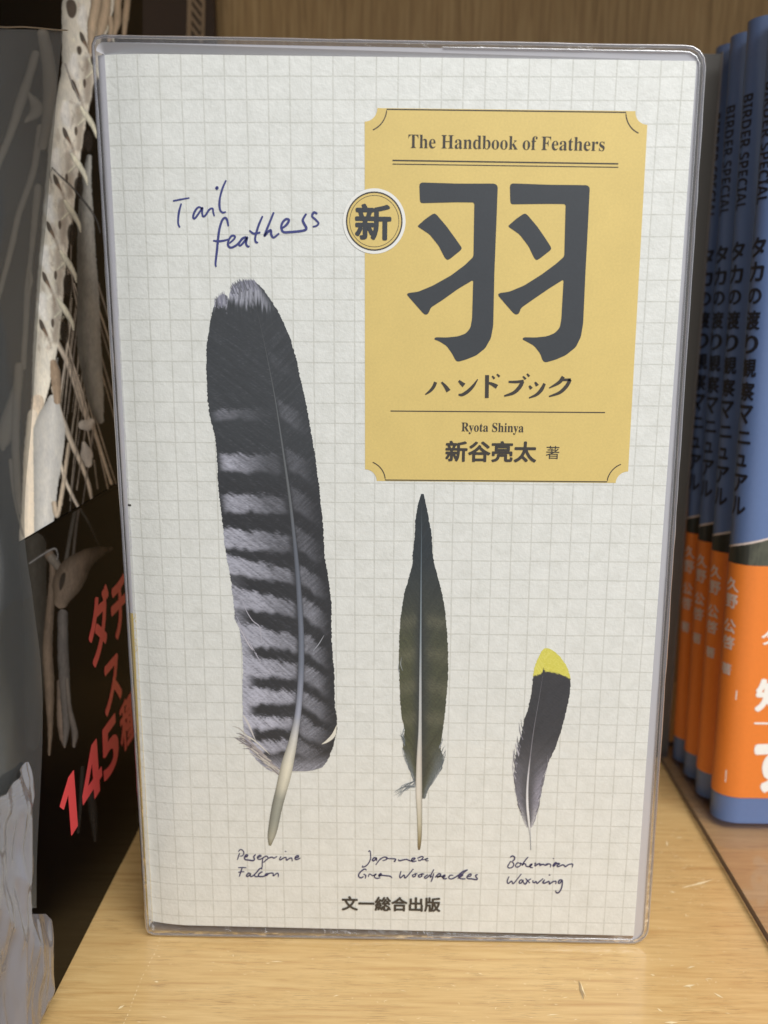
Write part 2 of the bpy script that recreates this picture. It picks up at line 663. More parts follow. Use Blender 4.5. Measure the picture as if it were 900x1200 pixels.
cvv, cvf = [], []
ts = [t * .09 / 14 for t in range(15)] + [.2, .4, .6, .8, 1.0]
for t in ts:
    xt, zt = TL[0] + (TR[0] - TL[0]) * t, TL[1] + (TR[1] - TL[1]) * t
    xb, zb_ = BL[0] + (BR[0] - BL[0]) * t, BL[1] + (BR[1] - BL[1]) * t
    cvv += [(xt, roll(xt), zt), (xb, roll(xb), zb_), (xb, roll(xb) + .5, zb_), (xt, roll(xt) + .5, zt)]
for i in range(len(ts) - 1):
    q0 = i * 4
    for k_ in range(4):
        cvf.append((q0 + k_, q0 + 4 + k_, q0 + 4 + (k_ + 1) % 4, q0 + (k_ + 1) % 4))
cvf += [(0, 1, 2, 3), (len(cvv) - 1, len(cvv) - 2, len(cvv) - 3, len(cvv) - 4)]
cover = new_mesh_obj("front_cover", cvv, cvf, M['grid'], book, BO)
new_mesh_obj("page_block", *box(-1.6, 104.8, 1.75, 13.4, -177.4, 1.5), M['pages'], book, BO)
new_mesh_obj("back_cover", *box(-2.3, 106.4, 13.6, 14.1, -178.6, 3.0), M['spinewhite'], book, BO)
# spine: rounds back from the cover's left edge; white above, yellow below
prof = [(-2.3, 1.12), (-2.8, 1.18)] + [(-2.8 - 1.1 * math.sin(a), 2.3 - 1.1 * math.cos(a)) for a in np.linspace(0.25, math.pi / 2, 7)] + [(-3.9, 13.0)]
sv, sf, si = [], [], []
zlev = [3.85, -104.6, -178.3]
for z in zlev:
    sv += [(x, y, z) for x, y in prof]
n = len(prof)
for r in range(2):
    for i in range(n - 1):
        sf.append((r * n + i, r * n + i + 1, (r + 1) * n + i + 1, (r + 1) * n + i))
sp = new_mesh_obj("spine", sv, sf, [M['spinewhite'], M['spineyellow']], book, BO, shade=True)
for p in sp.data.polygons:
    p.material_index = 1 if p.index >= n - 1 else 0

# ---- vinyl jacket
OL, OR_, OT_L, OT_R, OB_L, OB_R = -4.25, 108.2, 7.0, 5.45, -181.1, -181.2


def rrect(ins, rad, n=7):
    """outline of the jacket, inset by ins, with round corners; clockwise from top left"""
    cs = [(OL + ins * .6, OT_L - ins, min(rad, 1.5)), (OR_ - ins, OT_R - ins, rad), (OR_ + 2.0 - ins, OB_R + ins * .8, rad), (OL + .6 + ins * .6, OB_L + ins, min(rad, 1.5))]
    st = [(math.pi, math.pi / 2), (math.pi / 2, 0), (0, -math.pi / 2), (-math.pi / 2, -math.pi)]
    dx = [1, -1, -1, 1]
    dz = [-1, -1, 1, 1]
    pts = []
    for (x, z, r), (a0, a1), sx, sz in zip(cs, st, dx, dz):
        cx, cz = x + sx * r, z + sz * r
        for k in range(n + 1):
            a = a0 + (a1 - a0) * k / n
            pts.append((cx + r * math.cos(a), cz + r * math.sin(a)))
    return pts


def resample(pts, m):
    P = np.array(pts + [pts[0]])
    d = np.r_[0, np.cumsum(np.linalg.norm(np.diff(P, axis=0), axis=1))]
    t = np.linspace(0, d[-1], m, endpoint=False)
    return np.c_[np.interp(t, d, P[:, 0]), np.interp(t, d, P[:, 1])]


jacket_film = MB()


def ring(mb, A, B, yA, yB, keep=None):
    m = len(A)
    v = [(a[0], yA, a[1]) for a in A] + [(b[0], yB + (roll(b[0]) if keep else 0), b[1]) for b in B]
    f = [(i, (i + 1) % m, m + (i + 1) % m, m + i) for i in range(m) if keep is None or keep(i)]
    used = sorted({i for q in f for i in q})
    new = {o: k for k, o in enumerate(used)}
    mb.add([v[i] for i in used], [tuple(new[i] for i in q) for q in f])


outer, seam = rrect(0.25, 3.4), rrect(1.25, 2.6)
ring(jacket_film, outer, seam, -0.02, -0.05)
# back sheet of the jacket, behind the book, and its left fold along the spine
bk = [(x, 14.6, z) for x, z in rrect(0.25, 3.4)]
jacket_film.add(bk, [tuple(range(len(bk)))])
jf = jacket_film.build("vinyl_jacket", M['film'], book, BO)
fr = MB()
jacket_foot = MB()
inner = [(TL[0] + .0, TL[1])] * 8 + [(TR[0], TR[1])] * 8 + [(BR[0], BR[1])] * 8 + [(BL[0], BL[1])] * 8
ring(fr, seam, inner, 0.02, 0.10, lambda i: i < 23)
ring(jacket_foot, seam, inner, 0.02, 0.10, lambda i: i >= 23)
fr.build("frosted_margin", M['frost'], jf, BO)
jacket_foot.build("clear_margin", M['film'], jf, BO)


def tube(mb, pts, rad, closed=True, sides=8, wob=0.0):
    m = len(pts)
    base = len(mb.v)
    v, f = [], []
    for i, (x, y, z) in enumerate(pts):
        a = pts[(i - 1) % m] if closed or i > 0 else pts[i]
        b = pts[(i + 1) % m] if closed or i < m - 1 else pts[i]
        t = Vector((b[0] - a[0], b[1] - a[1], b[2] - a[2]))
        t.normalize()
        n1 = Vector((0, 1, 0)).cross(t)
        n1.normalize()
        n2 = t.cross(n1)
        r = rad * (1 + wob * (vnoise(i * .35, rad * 99) - .5))
        for s in range(sides):
            an = 2 * math.pi * s / sides
            q = Vector((x, y, z)) + n1 * (r * math.cos(an)) + n2 * (r * math.sin(an))
            v.append(tuple(q))
    for i in range(m if closed else m - 1):
        j = (i + 1) % m
        for s in range(sides):
            s2 = (s + 1) % sides
            f.append((i * sides + s, j * sides + s, j * sides + s2, i * sides + s2))
    mb.add(v, f)


rim = MB()
ro = resample(rrect(0.25, 3.4, 12), 420)
tube(rim, [(x, 0.1 + 0.12 * vnoise(i * .11, 3.3), z + 0.10 * (vnoise(i * .09, 8.1) - .5)) for i, (x, z) in enumerate(ro)], 0.30, True, 8, .5)
sm = [p for p in rrect(1.25, 2.6, 12)]
q = resample(sm, 420)
qs = [(x, -0.10, z) for x, z in q]
# the inner weld only runs round the right-hand pocket
i0 = min(range(420), key=lambda i: abs(qs[i][0] - 60) + (0 if qs[i][2] > 0 else 999))
i1 = min(range(420), key=lambda i: abs(qs[i][0] - 60) + (0 if qs[i][2] < -170 else 999))
tube(rim, qs[i0:i1 + 1], 0.17, False, 6, .4)
rim.build("welded_rim", M['rim'], jf, BO, shade=True)

# ---- title panel
tp = MB()
x0, z1 = cov(427.6, 127)[0], cov(427.6, 127)[2]
r_n = 2.35
PA = dict(tl=cov(427.4, 126.6), tr=cov(759.6, 130.3), br=cov(735.2, 566), bl=cov(427.8, 563.4))


def arc(cx, cz, r, a0, a1, n=10):
    return [(cx + r * math.cos(math.radians(a0 + (a1 - a0) * k / n)), cz + r * math.sin(math.radians(a0 + (a1 - a0) * k / n))) for k in range(n + 1)]


out2 = arc(PA['tl'][0], PA['tl'][2], r_n, -90, 0) + arc(PA['tr'][0], PA['tr'][2], r_n, 180, 270) + arc(PA['br'][0], PA['br'][2], r_n, 90, 180) + arc(PA['bl'][0], PA['bl'][2], r_n, 0, 90)
tp.poly([(x, -0.04, z) for x, z in out2])
panel = tp.build("title_panel", M['yellow'], book, BO)


def flat(lift):
    return lambda x, z: (x, -lift, z)


def rule(name, p, q, w):
    mb = MB()
    a, b = cov(*p), cov(*q)
    ribbon(mb, [(a[0], a[2], w), (b[0], b[2], w)], flat(0.075))
    mb.build(name, M['brownblack'], panel, BO)


g = 1.75 + r_n
for ka, kb_, angs in (('tl', 'tr', ((-68, -3), (183, 248))), ('bl', 'br', ((68, 3), (177, 112)))):
    mb = MB()
    path = arc(PA[ka][0], PA[ka][2], g, *angs[0], n=10) + arc(PA[kb_][0], PA[kb_][2], g, *angs[1], n=10)
    ribbon(mb, [(x, z, .2) for x, z in path], flat(0.07), curve=False)
    mb.build("border_line", M['brownblack'], panel, BO)
rule("divider_rule", (460, 188), (724.5, 192), .24)
rule("divider_rule", (460, 192.3), (724.5, 196.1), .16)
rule("divider_rule", (457.7, 481.6), (709, 483.4), .2)
cover_text("english_title", serif("The Handbook of Feathers"), 478.6, 173.6, 708.2, 177.2, 157.4, M['brownblack'], panel, BO, 0, offset=-.006)
ub = MB()
HANE = [[(80, 62), (88, 52), (250, 57), (412, 57), (425, 68), (418, 250), (410, 450), (405, 680), (395, 735), (370, 780), (330, 812), (285, 830), (250, 840), (238, 832), (225, 805),
         (200, 770), (165, 748), (145, 742), (150, 732), (200, 733), (250, 728), (285, 715), (305, 690), (312, 650), (317, 480), (250, 520), (180, 570), (130, 602), (122, 625),
         (110, 634), (98, 628), (60, 585), (25, 545), (30, 538), (75, 532), (140, 505), (220, 460), (280, 415), (318, 378), (322, 140), (240, 139), (90, 143), (83, 135)],
        [(143, 188), (155, 192), (200, 245), (240, 300), (268, 340), (262, 350), (215, 388), (203, 393), (192, 383), (165, 330), (125, 280), (72, 245), (78, 238), (110, 210)],
        [(478, 66), (486, 56), (650, 62), (818, 64), (829, 74), (820, 260), (810, 450), (800, 670), (790, 730), (768, 775), (725, 810), (680, 830), (635, 843), (622, 835), (612, 805),
         (585, 770), (550, 750), (533, 742), (538, 732), (590, 733), (640, 728), (675, 714), (697, 690), (704, 655), (714, 478), (650, 518), (580, 566), (527, 603), (518, 628),
         (506, 633), (494, 627), (460, 588), (425, 547), (431, 538), (475, 532), (540, 505), (615, 458), (680, 410), (717, 377), (723, 147), (640, 146), (486, 148), (480, 140)],
        [(541, 188), (553, 192), (598, 245), (636, 300), (661, 340), (656, 350), (607, 388), (595, 394), (584, 383), (560, 332), (520, 280), (470, 245), (476, 238), (508, 210)]]


def chaikin(p):
    o = []
    for i in range(len(p)):
        a, b = np.array(p[i], float), np.array(p[(i + 1) % len(p)], float)
        L = np.linalg.norm(b - a)
        t = min(.25, 6 / max(L, 1))
        o += [tuple(a + (b - a) * t), tuple(b + (a - b) * t)]
    return o


for pl in HANE:
    ub.poly([cov(470 + x / 3.75, 200 + y / 3.75, 0.08) for x, y in chaikin(pl)])
ub.build("large_character", M['charcoal'], panel, BO)
kb = MB()
KANA = [[(97, 84, 18), (86, 110, 18), (66, 134, 15), (40, 153, 7)], [(130, 84, 10), (150, 106, 18), (169, 134, 26)],
        [(226, 76, 12), (240, 90, 19), (255, 102, 25)], [(224, 154, 10), (245, 154, 17), (275, 136, 19), (305, 106, 16), (331, 68, 5)],
        [(383, 45, 22), (382, 110, 21), (381, 172, 21)], [(392, 88, 12), (415, 97, 19), (438, 110, 24)], [(411, 50, 9), (424, 65, 13)], [(437, 40, 9), (452, 54, 13)],
        [(502, 83, 12), (545, 83, 15), (586, 78, 15)], [(580, 80, 20), (563, 112, 21), (530, 143, 18), (478, 161, 9)], [(582, 52, 10), (597, 68, 13)], [(604, 38, 10), (617, 53, 13)],
        [(617, 104, 11), (629, 121, 19)], [(649, 84, 11), (662, 104, 19)], [(702, 92, 15), (684, 126, 20), (656, 154, 16), (615, 172, 7)],
        [(806, 54, 20), (782, 86, 19), (727, 117, 6)], [(790, 72, 14), (848, 70, 14)], [(844, 70, 19), (822, 108, 20), (785, 142, 17), (726, 164, 8)]]
for st in KANA:
    st2 = [(490 + x / 4.737, 430 + y / 4.737, w / 4.737) for x, y, w in st]
    ribbon(kb, st2, lambda x, y: cov(x, y, 0.08 + .002 * (len(kb.v) % 13)), step=1.0)
kb.build("katakana_subtitle", M['brownblack'], panel, BO)
cover_text("author_romaji", serif("Ryota Shinya"), 540.6, 508.4, 613.4, 509.6, 494.8, M['brownblack'], panel, BO, 0)
cover_text("author_name", "新谷亮太", 521.6, 541, 628.2, 542, 516.2, M['brownblack'], panel, BO, 0.028)
cover_text("author_suffix", "著", 639.4, 537.6, 655, 538, 522.2, M['brownblack'], panel, BO, 0.0)
# badge
bc = cov(438.6, 259.4)


def disc(mb, r0, r1, lift, n=56):
    if r0 == 0:
        mb.add([(bc[0] + r1 * math.cos(2 * math.pi * k / n), -lift, bc[2] + r1 * math.sin(2 * math.pi * k / n)) for k in range(n)], [tuple(range(n))])
    else:
        v = []
        for r in (r0, r1):
            v += [(bc[0] + r * math.cos(2 * math.pi * k / n), -lift, bc[2] + r * math.sin(2 * math.pi * k / n)) for k in range(n)]
        mb.add(v, [(k, (k + 1) % n, n + (k + 1) % n, n + k) for k in range(n)])


b1 = MB()
disc(b1, 0, 5.95, 0.085)
badge = b1.build("round_badge", M['halo'], book, BO)
b2 = MB()
disc(b2, 0, 5.35, 0.10)
b2.build("badge_disc", M['yellow'], badge, BO)
b3 = MB()
disc(b3, 5.12, 5.38, 0.115)
disc(b3, 4.62, 4.72, 0.115)
b3.build("badge_ring", M['brownblack'], badge, BO)
cover_text("badge_character", "新", 415.8, 281.6, 458.6, 282, 238.6, M['charcoal'], badge, BO, 0.03, lift=.13)
cover_text("publisher_name", "文一総合出版", 400.4, 1066.8, 516.2, 1068.6, 1049.6, M['brownblack'], book, BO, 0.034)

# ---- handwriting
def hand(name, strokes, ox, oy, sc, mat, w):
    mb = MB()
    for i, st in enumerate(strokes):
        n_ = len(st)
        pts = []
        for j, (x, y) in enumerate(st):
            f_ = .80 + .35 * float(vnoise(x * .02 + i * 3.1, y * .02))
            if j == 0 or j == n_ - 1:
                f_ *= .8
            pts.append((ox + x / sc, oy + y / sc, w * f_))
        ribbon(mb, pts, lambda x, y, i=i: cov(x, y, 0.05 + 0.0015 * i), step=.4, round_ends=True)
    return mb.build(name, mat, book, BO)


hand("handwritten_tail", [[(115, 410), (200, 393), (290, 377)], [(203, 435), (180, 520), (170, 600), (172, 655), (188, 690)],
     [(425, 490), (385, 475), (345, 520), (328, 575), (338, 597), (362, 575), (400, 520), (426, 483), (422, 530), (432, 572), (458, 560), (492, 508), (515, 490), (535, 492), (540, 530), (552, 572)],
     [(562, 282), (580, 262), (586, 275), (570, 292)], [(676, 190), (640, 270), (612, 370), (605, 450), (615, 510), (642, 532), (674, 524)]], 190, 190, 9, M['pen'], 2.5)
hand("handwritten_feathers", [[(166, 212), (157, 167), (141, 152), (120, 175), (100, 250), (86, 380), (76, 470), (80, 498)], [(58, 312), (90, 316), (130, 313), (176, 300)],
     [(172, 332), (205, 302), (212, 282), (190, 278), (168, 310), (164, 345), (185, 361), (225, 342), (265, 300), (292, 284)],
     [(290, 285), (262, 300), (240, 337), (250, 347), (275, 322), (298, 290), (290, 330), (302, 353), (316, 350)],
     [(407, 138), (377, 210), (355, 290), (360, 322), (376, 325)], [(313, 240), (345, 262), (392, 254)],
     [(486, 112), (450, 200), (420, 277), (445, 250), (464, 240), (468, 270), (485, 290), (524, 260)],
     [(545, 225), (575, 200), (592, 170), (575, 160), (550, 180), (538, 215), (552, 250), (600, 252), (690, 242), (714, 226), (698, 192), (690, 165), (714, 122)],
     [(792, 124), (768, 114), (755, 140), (780, 165), (800, 190), (785, 208), (758, 215)]], 240, 230, 6, M['pen'], 2.7)
FA, FB = (274, 990), (308, 990)
WC, WD, WE = (416, 992), (458, 992), (512, 996)
XA, XB = (592, 998), (630, 1002)


def caption(name, groups):
    px = []
    for (ox, oy), strokes in groups:
        px += [[(ox + x / 18, oy + y / 18) for x, y in st] for st in strokes]
    return hand(name, px, 0, 0, 1, M['penpale'], 1.5)


caption("falcon_caption", [(FA, [
    [(75, 315), (100, 240), (125, 170)], [(92, 145), (140, 98), (190, 118), (214, 170), (185, 226), (130, 240)],
    [(232, 262), (280, 242), (290, 212), (255, 215), (225, 265), (245, 310), (320, 320), (405, 332), (436, 300), (420, 255), (440, 222), (467, 204)],
    [(500, 268), (555, 250), (576, 226), (540, 220), (498, 260), (515, 298), (570, 300), (622, 268), (690, 236), (735, 275), (800, 256), (850, 278), (915, 238)],
    [(622, 268), (605, 330), (600, 400), (600, 450), (588, 518)], [(622, 375), (680, 320), (735, 278)],
    [(178, 480), (150, 560), (116, 672)], [(92, 478), (180, 478), (272, 482)], [(92, 578), (150, 568), (226, 565)],
    [(345, 600), (310, 595), (268, 645), (290, 666), (345, 625), (352, 598), (345, 650), (375, 666), (430, 632), (490, 568), (545, 506), (598, 480)],
    [(440, 632), (455, 668), (530, 664)], [(612, 563), (570, 580), (524, 620), (530, 662), (600, 667), (660, 650), (720, 608)],
    [(742, 598), (680, 610), (664, 645), (700, 642), (748, 600), (828, 598), (834, 652), (900, 604), (938, 606), (938, 678)]]),
    (FB, [[(388, 238), (358, 290), (370, 317), (430, 280), (488, 264), (500, 322), (560, 285), (610, 278), (622, 348)], [(468, 130), (496, 142)],
          [(688, 278), (745, 256), (752, 228), (710, 235), (678, 280), (700, 308), (750, 297), (794, 272)]])])
caption("woodpecker_caption", [(WC, [
    [(278, 112), (315, 88), (331, 180), (325, 270), (280, 360), (220, 415), (160, 432), (164, 396)], [(458, 245), (410, 234), (368, 275), (385, 302), (420, 282), (452, 240), (456, 304)],
    [(548, 243), (500, 300), (436, 388)], [(518, 287), (580, 235), (640, 219), (682, 240), (655, 275), (578, 297)], [(640, 221), (690, 250), (855, 262), (828, 310), (857, 313)],
    [(248, 497), (200, 474), (130, 520), (78, 590), (88, 640), (130, 657), (184, 628)], [(178, 580), (228, 608), (213, 674)],
    [(276, 642), (300, 585), (330, 585), (375, 612), (430, 600), (448, 578), (410, 600), (420, 652), (470, 670), (540, 655)],
    [(498, 622), (552, 592), (545, 566), (504, 600), (510, 627), (560, 604), (620, 610), (740, 625), (783, 664)]]),
    (WD, [[(152, 265), (180, 296), (260, 280), (330, 270), (390, 291), (430, 302), (512, 255), (490, 238), (448, 255), (440, 300), (470, 318), (544, 300)],
          [(558, 246), (610, 225), (650, 208), (683, 225), (650, 270), (600, 297), (578, 270)], [(645, 278), (720, 270), (783, 248), (740, 260), (745, 297), (798, 296)],
          [(217, 513), (188, 620), (205, 658), (280, 600), (310, 658), (478, 467)], [(512, 574), (458, 605), (475, 638), (522, 615), (515, 573), (564, 575)],
          [(642, 579), (583, 610), (605, 643), (657, 615), (640, 577), (706, 578)], [(784, 588), (712, 640), (735, 668), (790, 630), (824, 588)], [(908, 478), (850, 590), (834, 646), (868, 618)], [(908, 560), (876, 670), (848, 744)]]),
    (WE, [[(-40, 575), (0, 540), (40, 500), (78, 510), (60, 547), (5, 572), (80, 552), (130, 572), (160, 558), (172, 530), (130, 545), (130, 592), (170, 607), (217, 595)],
          [(347, 530), (290, 530), (253, 560), (265, 602), (330, 602), (430, 545), (550, 450), (655, 412)], [(650, 416), (560, 480), (500, 540), (436, 604)], [(438, 562), (520, 508), (548, 520), (510, 557), (460, 580), (530, 607), (608, 605)],
          [(650, 562), (715, 540), (717, 503), (670, 520), (633, 570), (660, 602), (740, 607), (828, 624), (852, 600), (826, 568), (822, 530), (866, 512)]])])
caption("waxwing_caption", [(XA, [
    [(102, 122), (150, 90), (197, 115), (190, 165), (148, 202)], [(117, 193), (80, 260), (53, 310), (80, 343), (140, 332), (180, 285), (165, 230), (118, 208)],
    [(303, 245), (260, 234), (217, 285), (235, 323), (290, 312), (328, 270), (312, 238), (356, 256)], [(488, 107), (420, 185), (357, 283), (400, 255), (430, 260), (440, 300), (490, 316), (545, 290), (567, 258), (525, 280), (530, 326), (584, 337)],
    [(618, 262), (642, 234), (628, 302), (715, 248), (750, 266), (800, 268), (850, 288), (925, 258)],
    [(82, 517), (43, 620), (65, 668), (130, 620), (150, 640), (178, 668), (343, 466)], [(362, 585), (310, 608), (293, 655), (330, 663), (376, 600), (380, 640), (420, 683), (462, 650)],
    [(428, 558), (470, 610), (523, 663)], [(548, 568), (480, 612), (418, 684)], [(590, 598), (584, 640), (620, 652), (650, 625), (670, 668), (720, 632), (804, 562)],
    [(832, 597), (797, 650), (830, 663), (910, 630)]]),
    (XB, [[(-30, 195), (0, 188), (42, 185), (50, 217), (120, 190), (150, 212), (200, 184), (252, 184), (276, 210), (264, 258)], [(322, 65), (348, 78)],
          [(405, 165), (380, 154), (327, 210), (340, 232), (400, 178), (462, 178), (412, 215), (430, 242), (520, 205), (560, 215), (585, 243), (650, 200), (738, 188), (730, 258)],
          [(152, 513), (108, 575), (150, 587), (240, 553), (250, 608), (320, 560), (387, 553), (379, 614)], [(232, 420), (270, 418)],
          [(512, 513), (460, 528), (433, 580), (470, 588), (516, 528), (520, 600), (500, 700), (450, 782), (398, 792), (378, 742)]])])

# ---- feathers
def edge_fn(pts):
    p = sorted((b, a) for a, b in pts)
    ys = np.array([q[0] for q in p])
    xs = np.array([q[1] for q in p])
    return lambda y: np.interp(y, ys, xs)


def feather(name, lpts, rpts, spts, y0, y1, colour, label, nu=26, step=1.0, rag=0.5):
    L, Rr, S = edge_fn(lpts), edge_fn(rpts), edge_fn(spts)
    ys = np.arange(y0, y1, step)
    us = np.linspace(-1, 1, 2 * nu + 1)
    Y, U = np.meshgrid(ys, us, indexing='ij')
    l, r, s = L(Y), Rr(Y), S(Y)
    s = np.clip(s, l + .3, r - .3)
    l = l + rag * (vnoise(Y * .9, 3.0) - .5) * 2 * np.minimum(1, (s - l) / 6)
    r = r + rag * (vnoise(Y * .9, 9.0) - .5) * 2 * np.minimum(1, (r - s) / 6)
    X = np.where(U < 0, s + (s - l) * U, s + (r - s) * U)
    C = colour(X, Y, U, X - s)
    V = [cov(x, y, 0.045) for x, y in zip(X.ravel(), Y.ravel())]
    nr, nc = Y.shape
    F = []
    for i in range(nr - 1):
        for j in range(nc - 1):
            a = i * nc + j
            F.append((a, a + 1, a + nc + 1, a + nc))
    C4 = np.concatenate([C.reshape(-1, 3), np.ones((nr * nc, 1))], 1)
    o = new_mesh_obj(name, V, F, M['ink'], book, BO, C4)
    return o, L, Rr, S


def L_(c):
    return lin(c) * 0.93


def mixv(a, b, t):
    return a * (1 - t[..., None]) + b * t[..., None]


def barbs(X, Y, D, k, sc=.75):
    b = Y + k * np.abs(D)
    side = np.where(D < 0, 0.0, 50.0)
    n1 = vnoise(b * sc, np.abs(D) * .06 + side)
    n2 = vnoise(b * sc * 2.3, np.abs(D) * .10 + side + 9)
    n3 = vnoise(X * .9, Y * .9)
    n4 = _hash(np.floor(X * 1.1 + Y * .37), np.floor(Y * 1.1))
    return n1 * .34 + n2 * .28 + n3 * .18 + n4 * .20


# falcon tail feather
LB = [(486, 484, 8, 8, .30, .04), (542, 545, 12, 12, .85, .16), (589, 592, 13, 11, .85, .38), (631, 639, 15, 11, .95, .50), (662, 680, 14, 9, .95, .66), (699, 718, 16, 10, .95, .72),
      (742, 758, 18, 10, 1, .82), (781, 788, 15, 11, 1, .9), (815, 820, 14, 8, 1, .95), (846, 850, 12, 7, 1, .9), (876, 874, 10, 8, .95, .8), (900, 893, 8, 6, .8, .5)]
RB = [(426, 8, .10), (486, 12, .42), (543, 13, .42), (590, 13, .45), (636, 14, .48), (680, 12, .62), (719, 12, .68), (760, 11, .68), (795, 10, .72), (825, 10, .72), (856, 10, .66), (880, 9, .5)]


def col_falcon(X, Y, U, D):
    dark, darkL, light, lav = L_((60, 63, 67)), L_((48, 49, 53)), L_((150, 151, 161)), L_((186, 186, 200))
    bn = barbs(X, Y, D, .85)
    A = np.abs(U)
    wob = (vnoise(X * .16, Y * .12) - .5) * 5 + (bn - .5) * 9
    t = np.zeros_like(Y)
    for ye, ysft, he, hs_, ie, is_ in LB:
        c = ysft + (ye - ysft) * A ** .8
        h = (hs_ - 1.5) + (he - 1.5 - hs_) * A ** 1.4
        inten = is_ * .8 + (ie - is_ * .8) * smooth(.2, .85, A)
        if ye < 600:
            inten = inten * smooth(1.0, .86, A)
        m = smooth(h + 3, h - 3, np.abs(Y - c + wob))
        t = np.maximum(t, np.where(U < 0, m * inten, 0))
    edge = smooth(.74, 1.0, A) * smooth(640, 780, Y)
    t = np.where(U < 0, np.maximum(t, edge * .9), t)
    tr_ = np.zeros_like(Y)
    for yc, h, inten in RB:
        c = yc + (A - .35) * 26
        m = smooth(h + 3, h - 4, np.abs(Y - c + wob)) * inten * .8
        m = m * smooth(.02, .16, A) * smooth(.95, .30, A) * (.55 + .45 * smooth(600, 720, Y))
        tr_ = np.maximum(tr_, m)
    t = np.where(U >= 0, tr_, t)
    t = t * np.where(U < 0, smooth(.03, .14, A) * .9 + .1, 1)
    bt0 = vnoise(X * .55, Y * .04)
    tip = smooth(361, 350, Y + (bt0 - .5) * 22 - np.where(U > 0, 8 * A, 0)) * np.where(U > 0, smooth(1.0, .3, A), 1)
    t = np.maximum(t, tip * .85)
    bt = vnoise(X * .85, Y * .05) * .6 + vnoise(X * 1.9, Y * .09) * .4
    bn = bn + (bt - bn) * smooth(392, 352, Y)
    low = smooth(880, 904, Y)
    t = np.maximum(t, low * .75)
    base = mixv(np.broadcast_to(dark, Y.shape + (3,)), darkL, smooth(480, 620, Y))
    lt = mixv(np.broadcast_to(light, Y.shape + (3,)), lav, np.clip(A * .5 + .1 + smooth(740, 850, Y) * .45, 0, 1) * np.where(U < 0, 1, .3))
    c = mixv(base, lt, np.clip(t * (.30 + 1.35 * bn), 0, 1))
    streak = np.clip((bn - .62) * 4, 0, 1) * .22 * (1 - t)
    c = mixv(c, L_((112, 114, 122)), streak)
    return c * (0.66 + .68 * bn)[..., None]


falcon, fL, fR, fS = feather("falcon_feather",
    [(291, 329), (280, 331), (272, 336), (267, 344), (257, 346), (253, 353), (249, 363), (245, 386.7), (242, 408), (242, 431.7), (243, 465), (246, 487.7), (252.7, 514), (254.6, 544), (256.4, 578), (260.2, 604.8),
     (263, 635), (266, 655.8), (269.8, 674), (272.7, 696.7), (274.6, 715.6), (275, 724), (281, 738), (284, 761), (285, 783.6), (284, 810), (285, 836), (285, 848), (288, 872), (299, 889), (312, 901), (322, 906)],
    [(298, 329), (308.3, 338.3), (315, 348), (325, 363), (333.3, 380), (340, 396.7), (346.7, 418), (351.7, 441.7), (357, 463), (364, 502.8), (369.8, 536.8), (374.5, 574.6), (378.3, 612.3), (380.5, 652),
     (385, 677.8), (388.3, 706), (388.8, 753.3), (391.7, 791), (392.6, 829), (394.5, 838), (395, 855.3), (390.7, 874), (385, 889.3), (378.4, 899), (365, 903), (346, 905)],
    [(294, 329), (301.7, 365), (306.7, 390), (311.7, 411.7), (315.8, 431.7), (321.7, 463.3), (328.2, 504.7), (333.5, 540.6), (339.6, 584), (344.3, 625.6), (346.7, 649.4), (349.2, 677.8), (351.4, 711.8),
     (353, 745.8), (353, 779.8), (351.6, 810), (349.2, 836), (346.3, 853.4), (342.6, 872.3), (337.8, 891.2), (334, 908)], 328.6, 904.5, col_falcon, None, nu=34, step=.9, rag=.7)


def colour_path(stops):
    ys = [s[0] for s in stops]
    cs = np.array([L_(s[1]) for s in stops])

    def f(p):
        return [float(np.interp(p[1], ys, cs[:, k])) for k in range(3)]
    return f


def shaft(name, pts, stops, parent, prof=(.55, .85, 1.12, 1.0, .62), lift=.065):
    mb = MB()
    ribbon(mb, pts, lambda x, y: cov(x, y, lift), colour_path(stops), prof, step=3)
    return mb.build(name, M['ink'], parent, BO)


shaft("feather_shaft", [(301.7, 365, .5), (311.7, 411.7, .9), (321.7, 463.3, 1.5), (328.2, 504.7, 2.1), (333.5, 540.6, 2.7), (339.6, 584, 3.4), (344.3, 625.6, 4.2), (346.7, 649.4, 5), (349.2, 677.8, 5.6),
      (351.4, 711.8, 6.2), (353, 745.8, 6.6), (353, 779.8, 7), (351.6, 810, 7), (349.2, 836, 7.4), (346.3, 853.4, 8.4), (342.6, 872.3, 10.5), (337.8, 891.2, 13.5), (334, 908.2, 14.5), (330.3, 923.3, 13.5),
      (324.6, 946, 12.6), (320, 970.5, 11), (317.6, 982, 8), (316.3, 990.8, 2.5)],
      [(365, (74, 77, 80)), (463, (92, 95, 98)), (584, (104, 107, 110)), (650, (100, 105, 116)), (780, (116, 122, 136)), (838, (158, 162, 178)), (866, (204, 202, 196)), (900, (222, 217, 198)),
       (922, (206, 202, 184)), (936, (156, 157, 146)), (960, (150, 152, 142)), (982, (168, 166, 150)), (991, (130, 124, 100))], falcon, prof=(.42, .78, 1.0, 1.14, .98, .60))


def wisps(name, roots, parent, colfn, lift=.05, w=1.0):
    mb = MB()
    for pts in roots:
        c = colfn()
        ribbon(mb, pts, lambda x, y: cov(x, y, lift + .0005 * (len(mb.v) % 17)), lambda p, c=c: c, None, step=3)
    return mb.build(name, M['ink'], parent, BO)


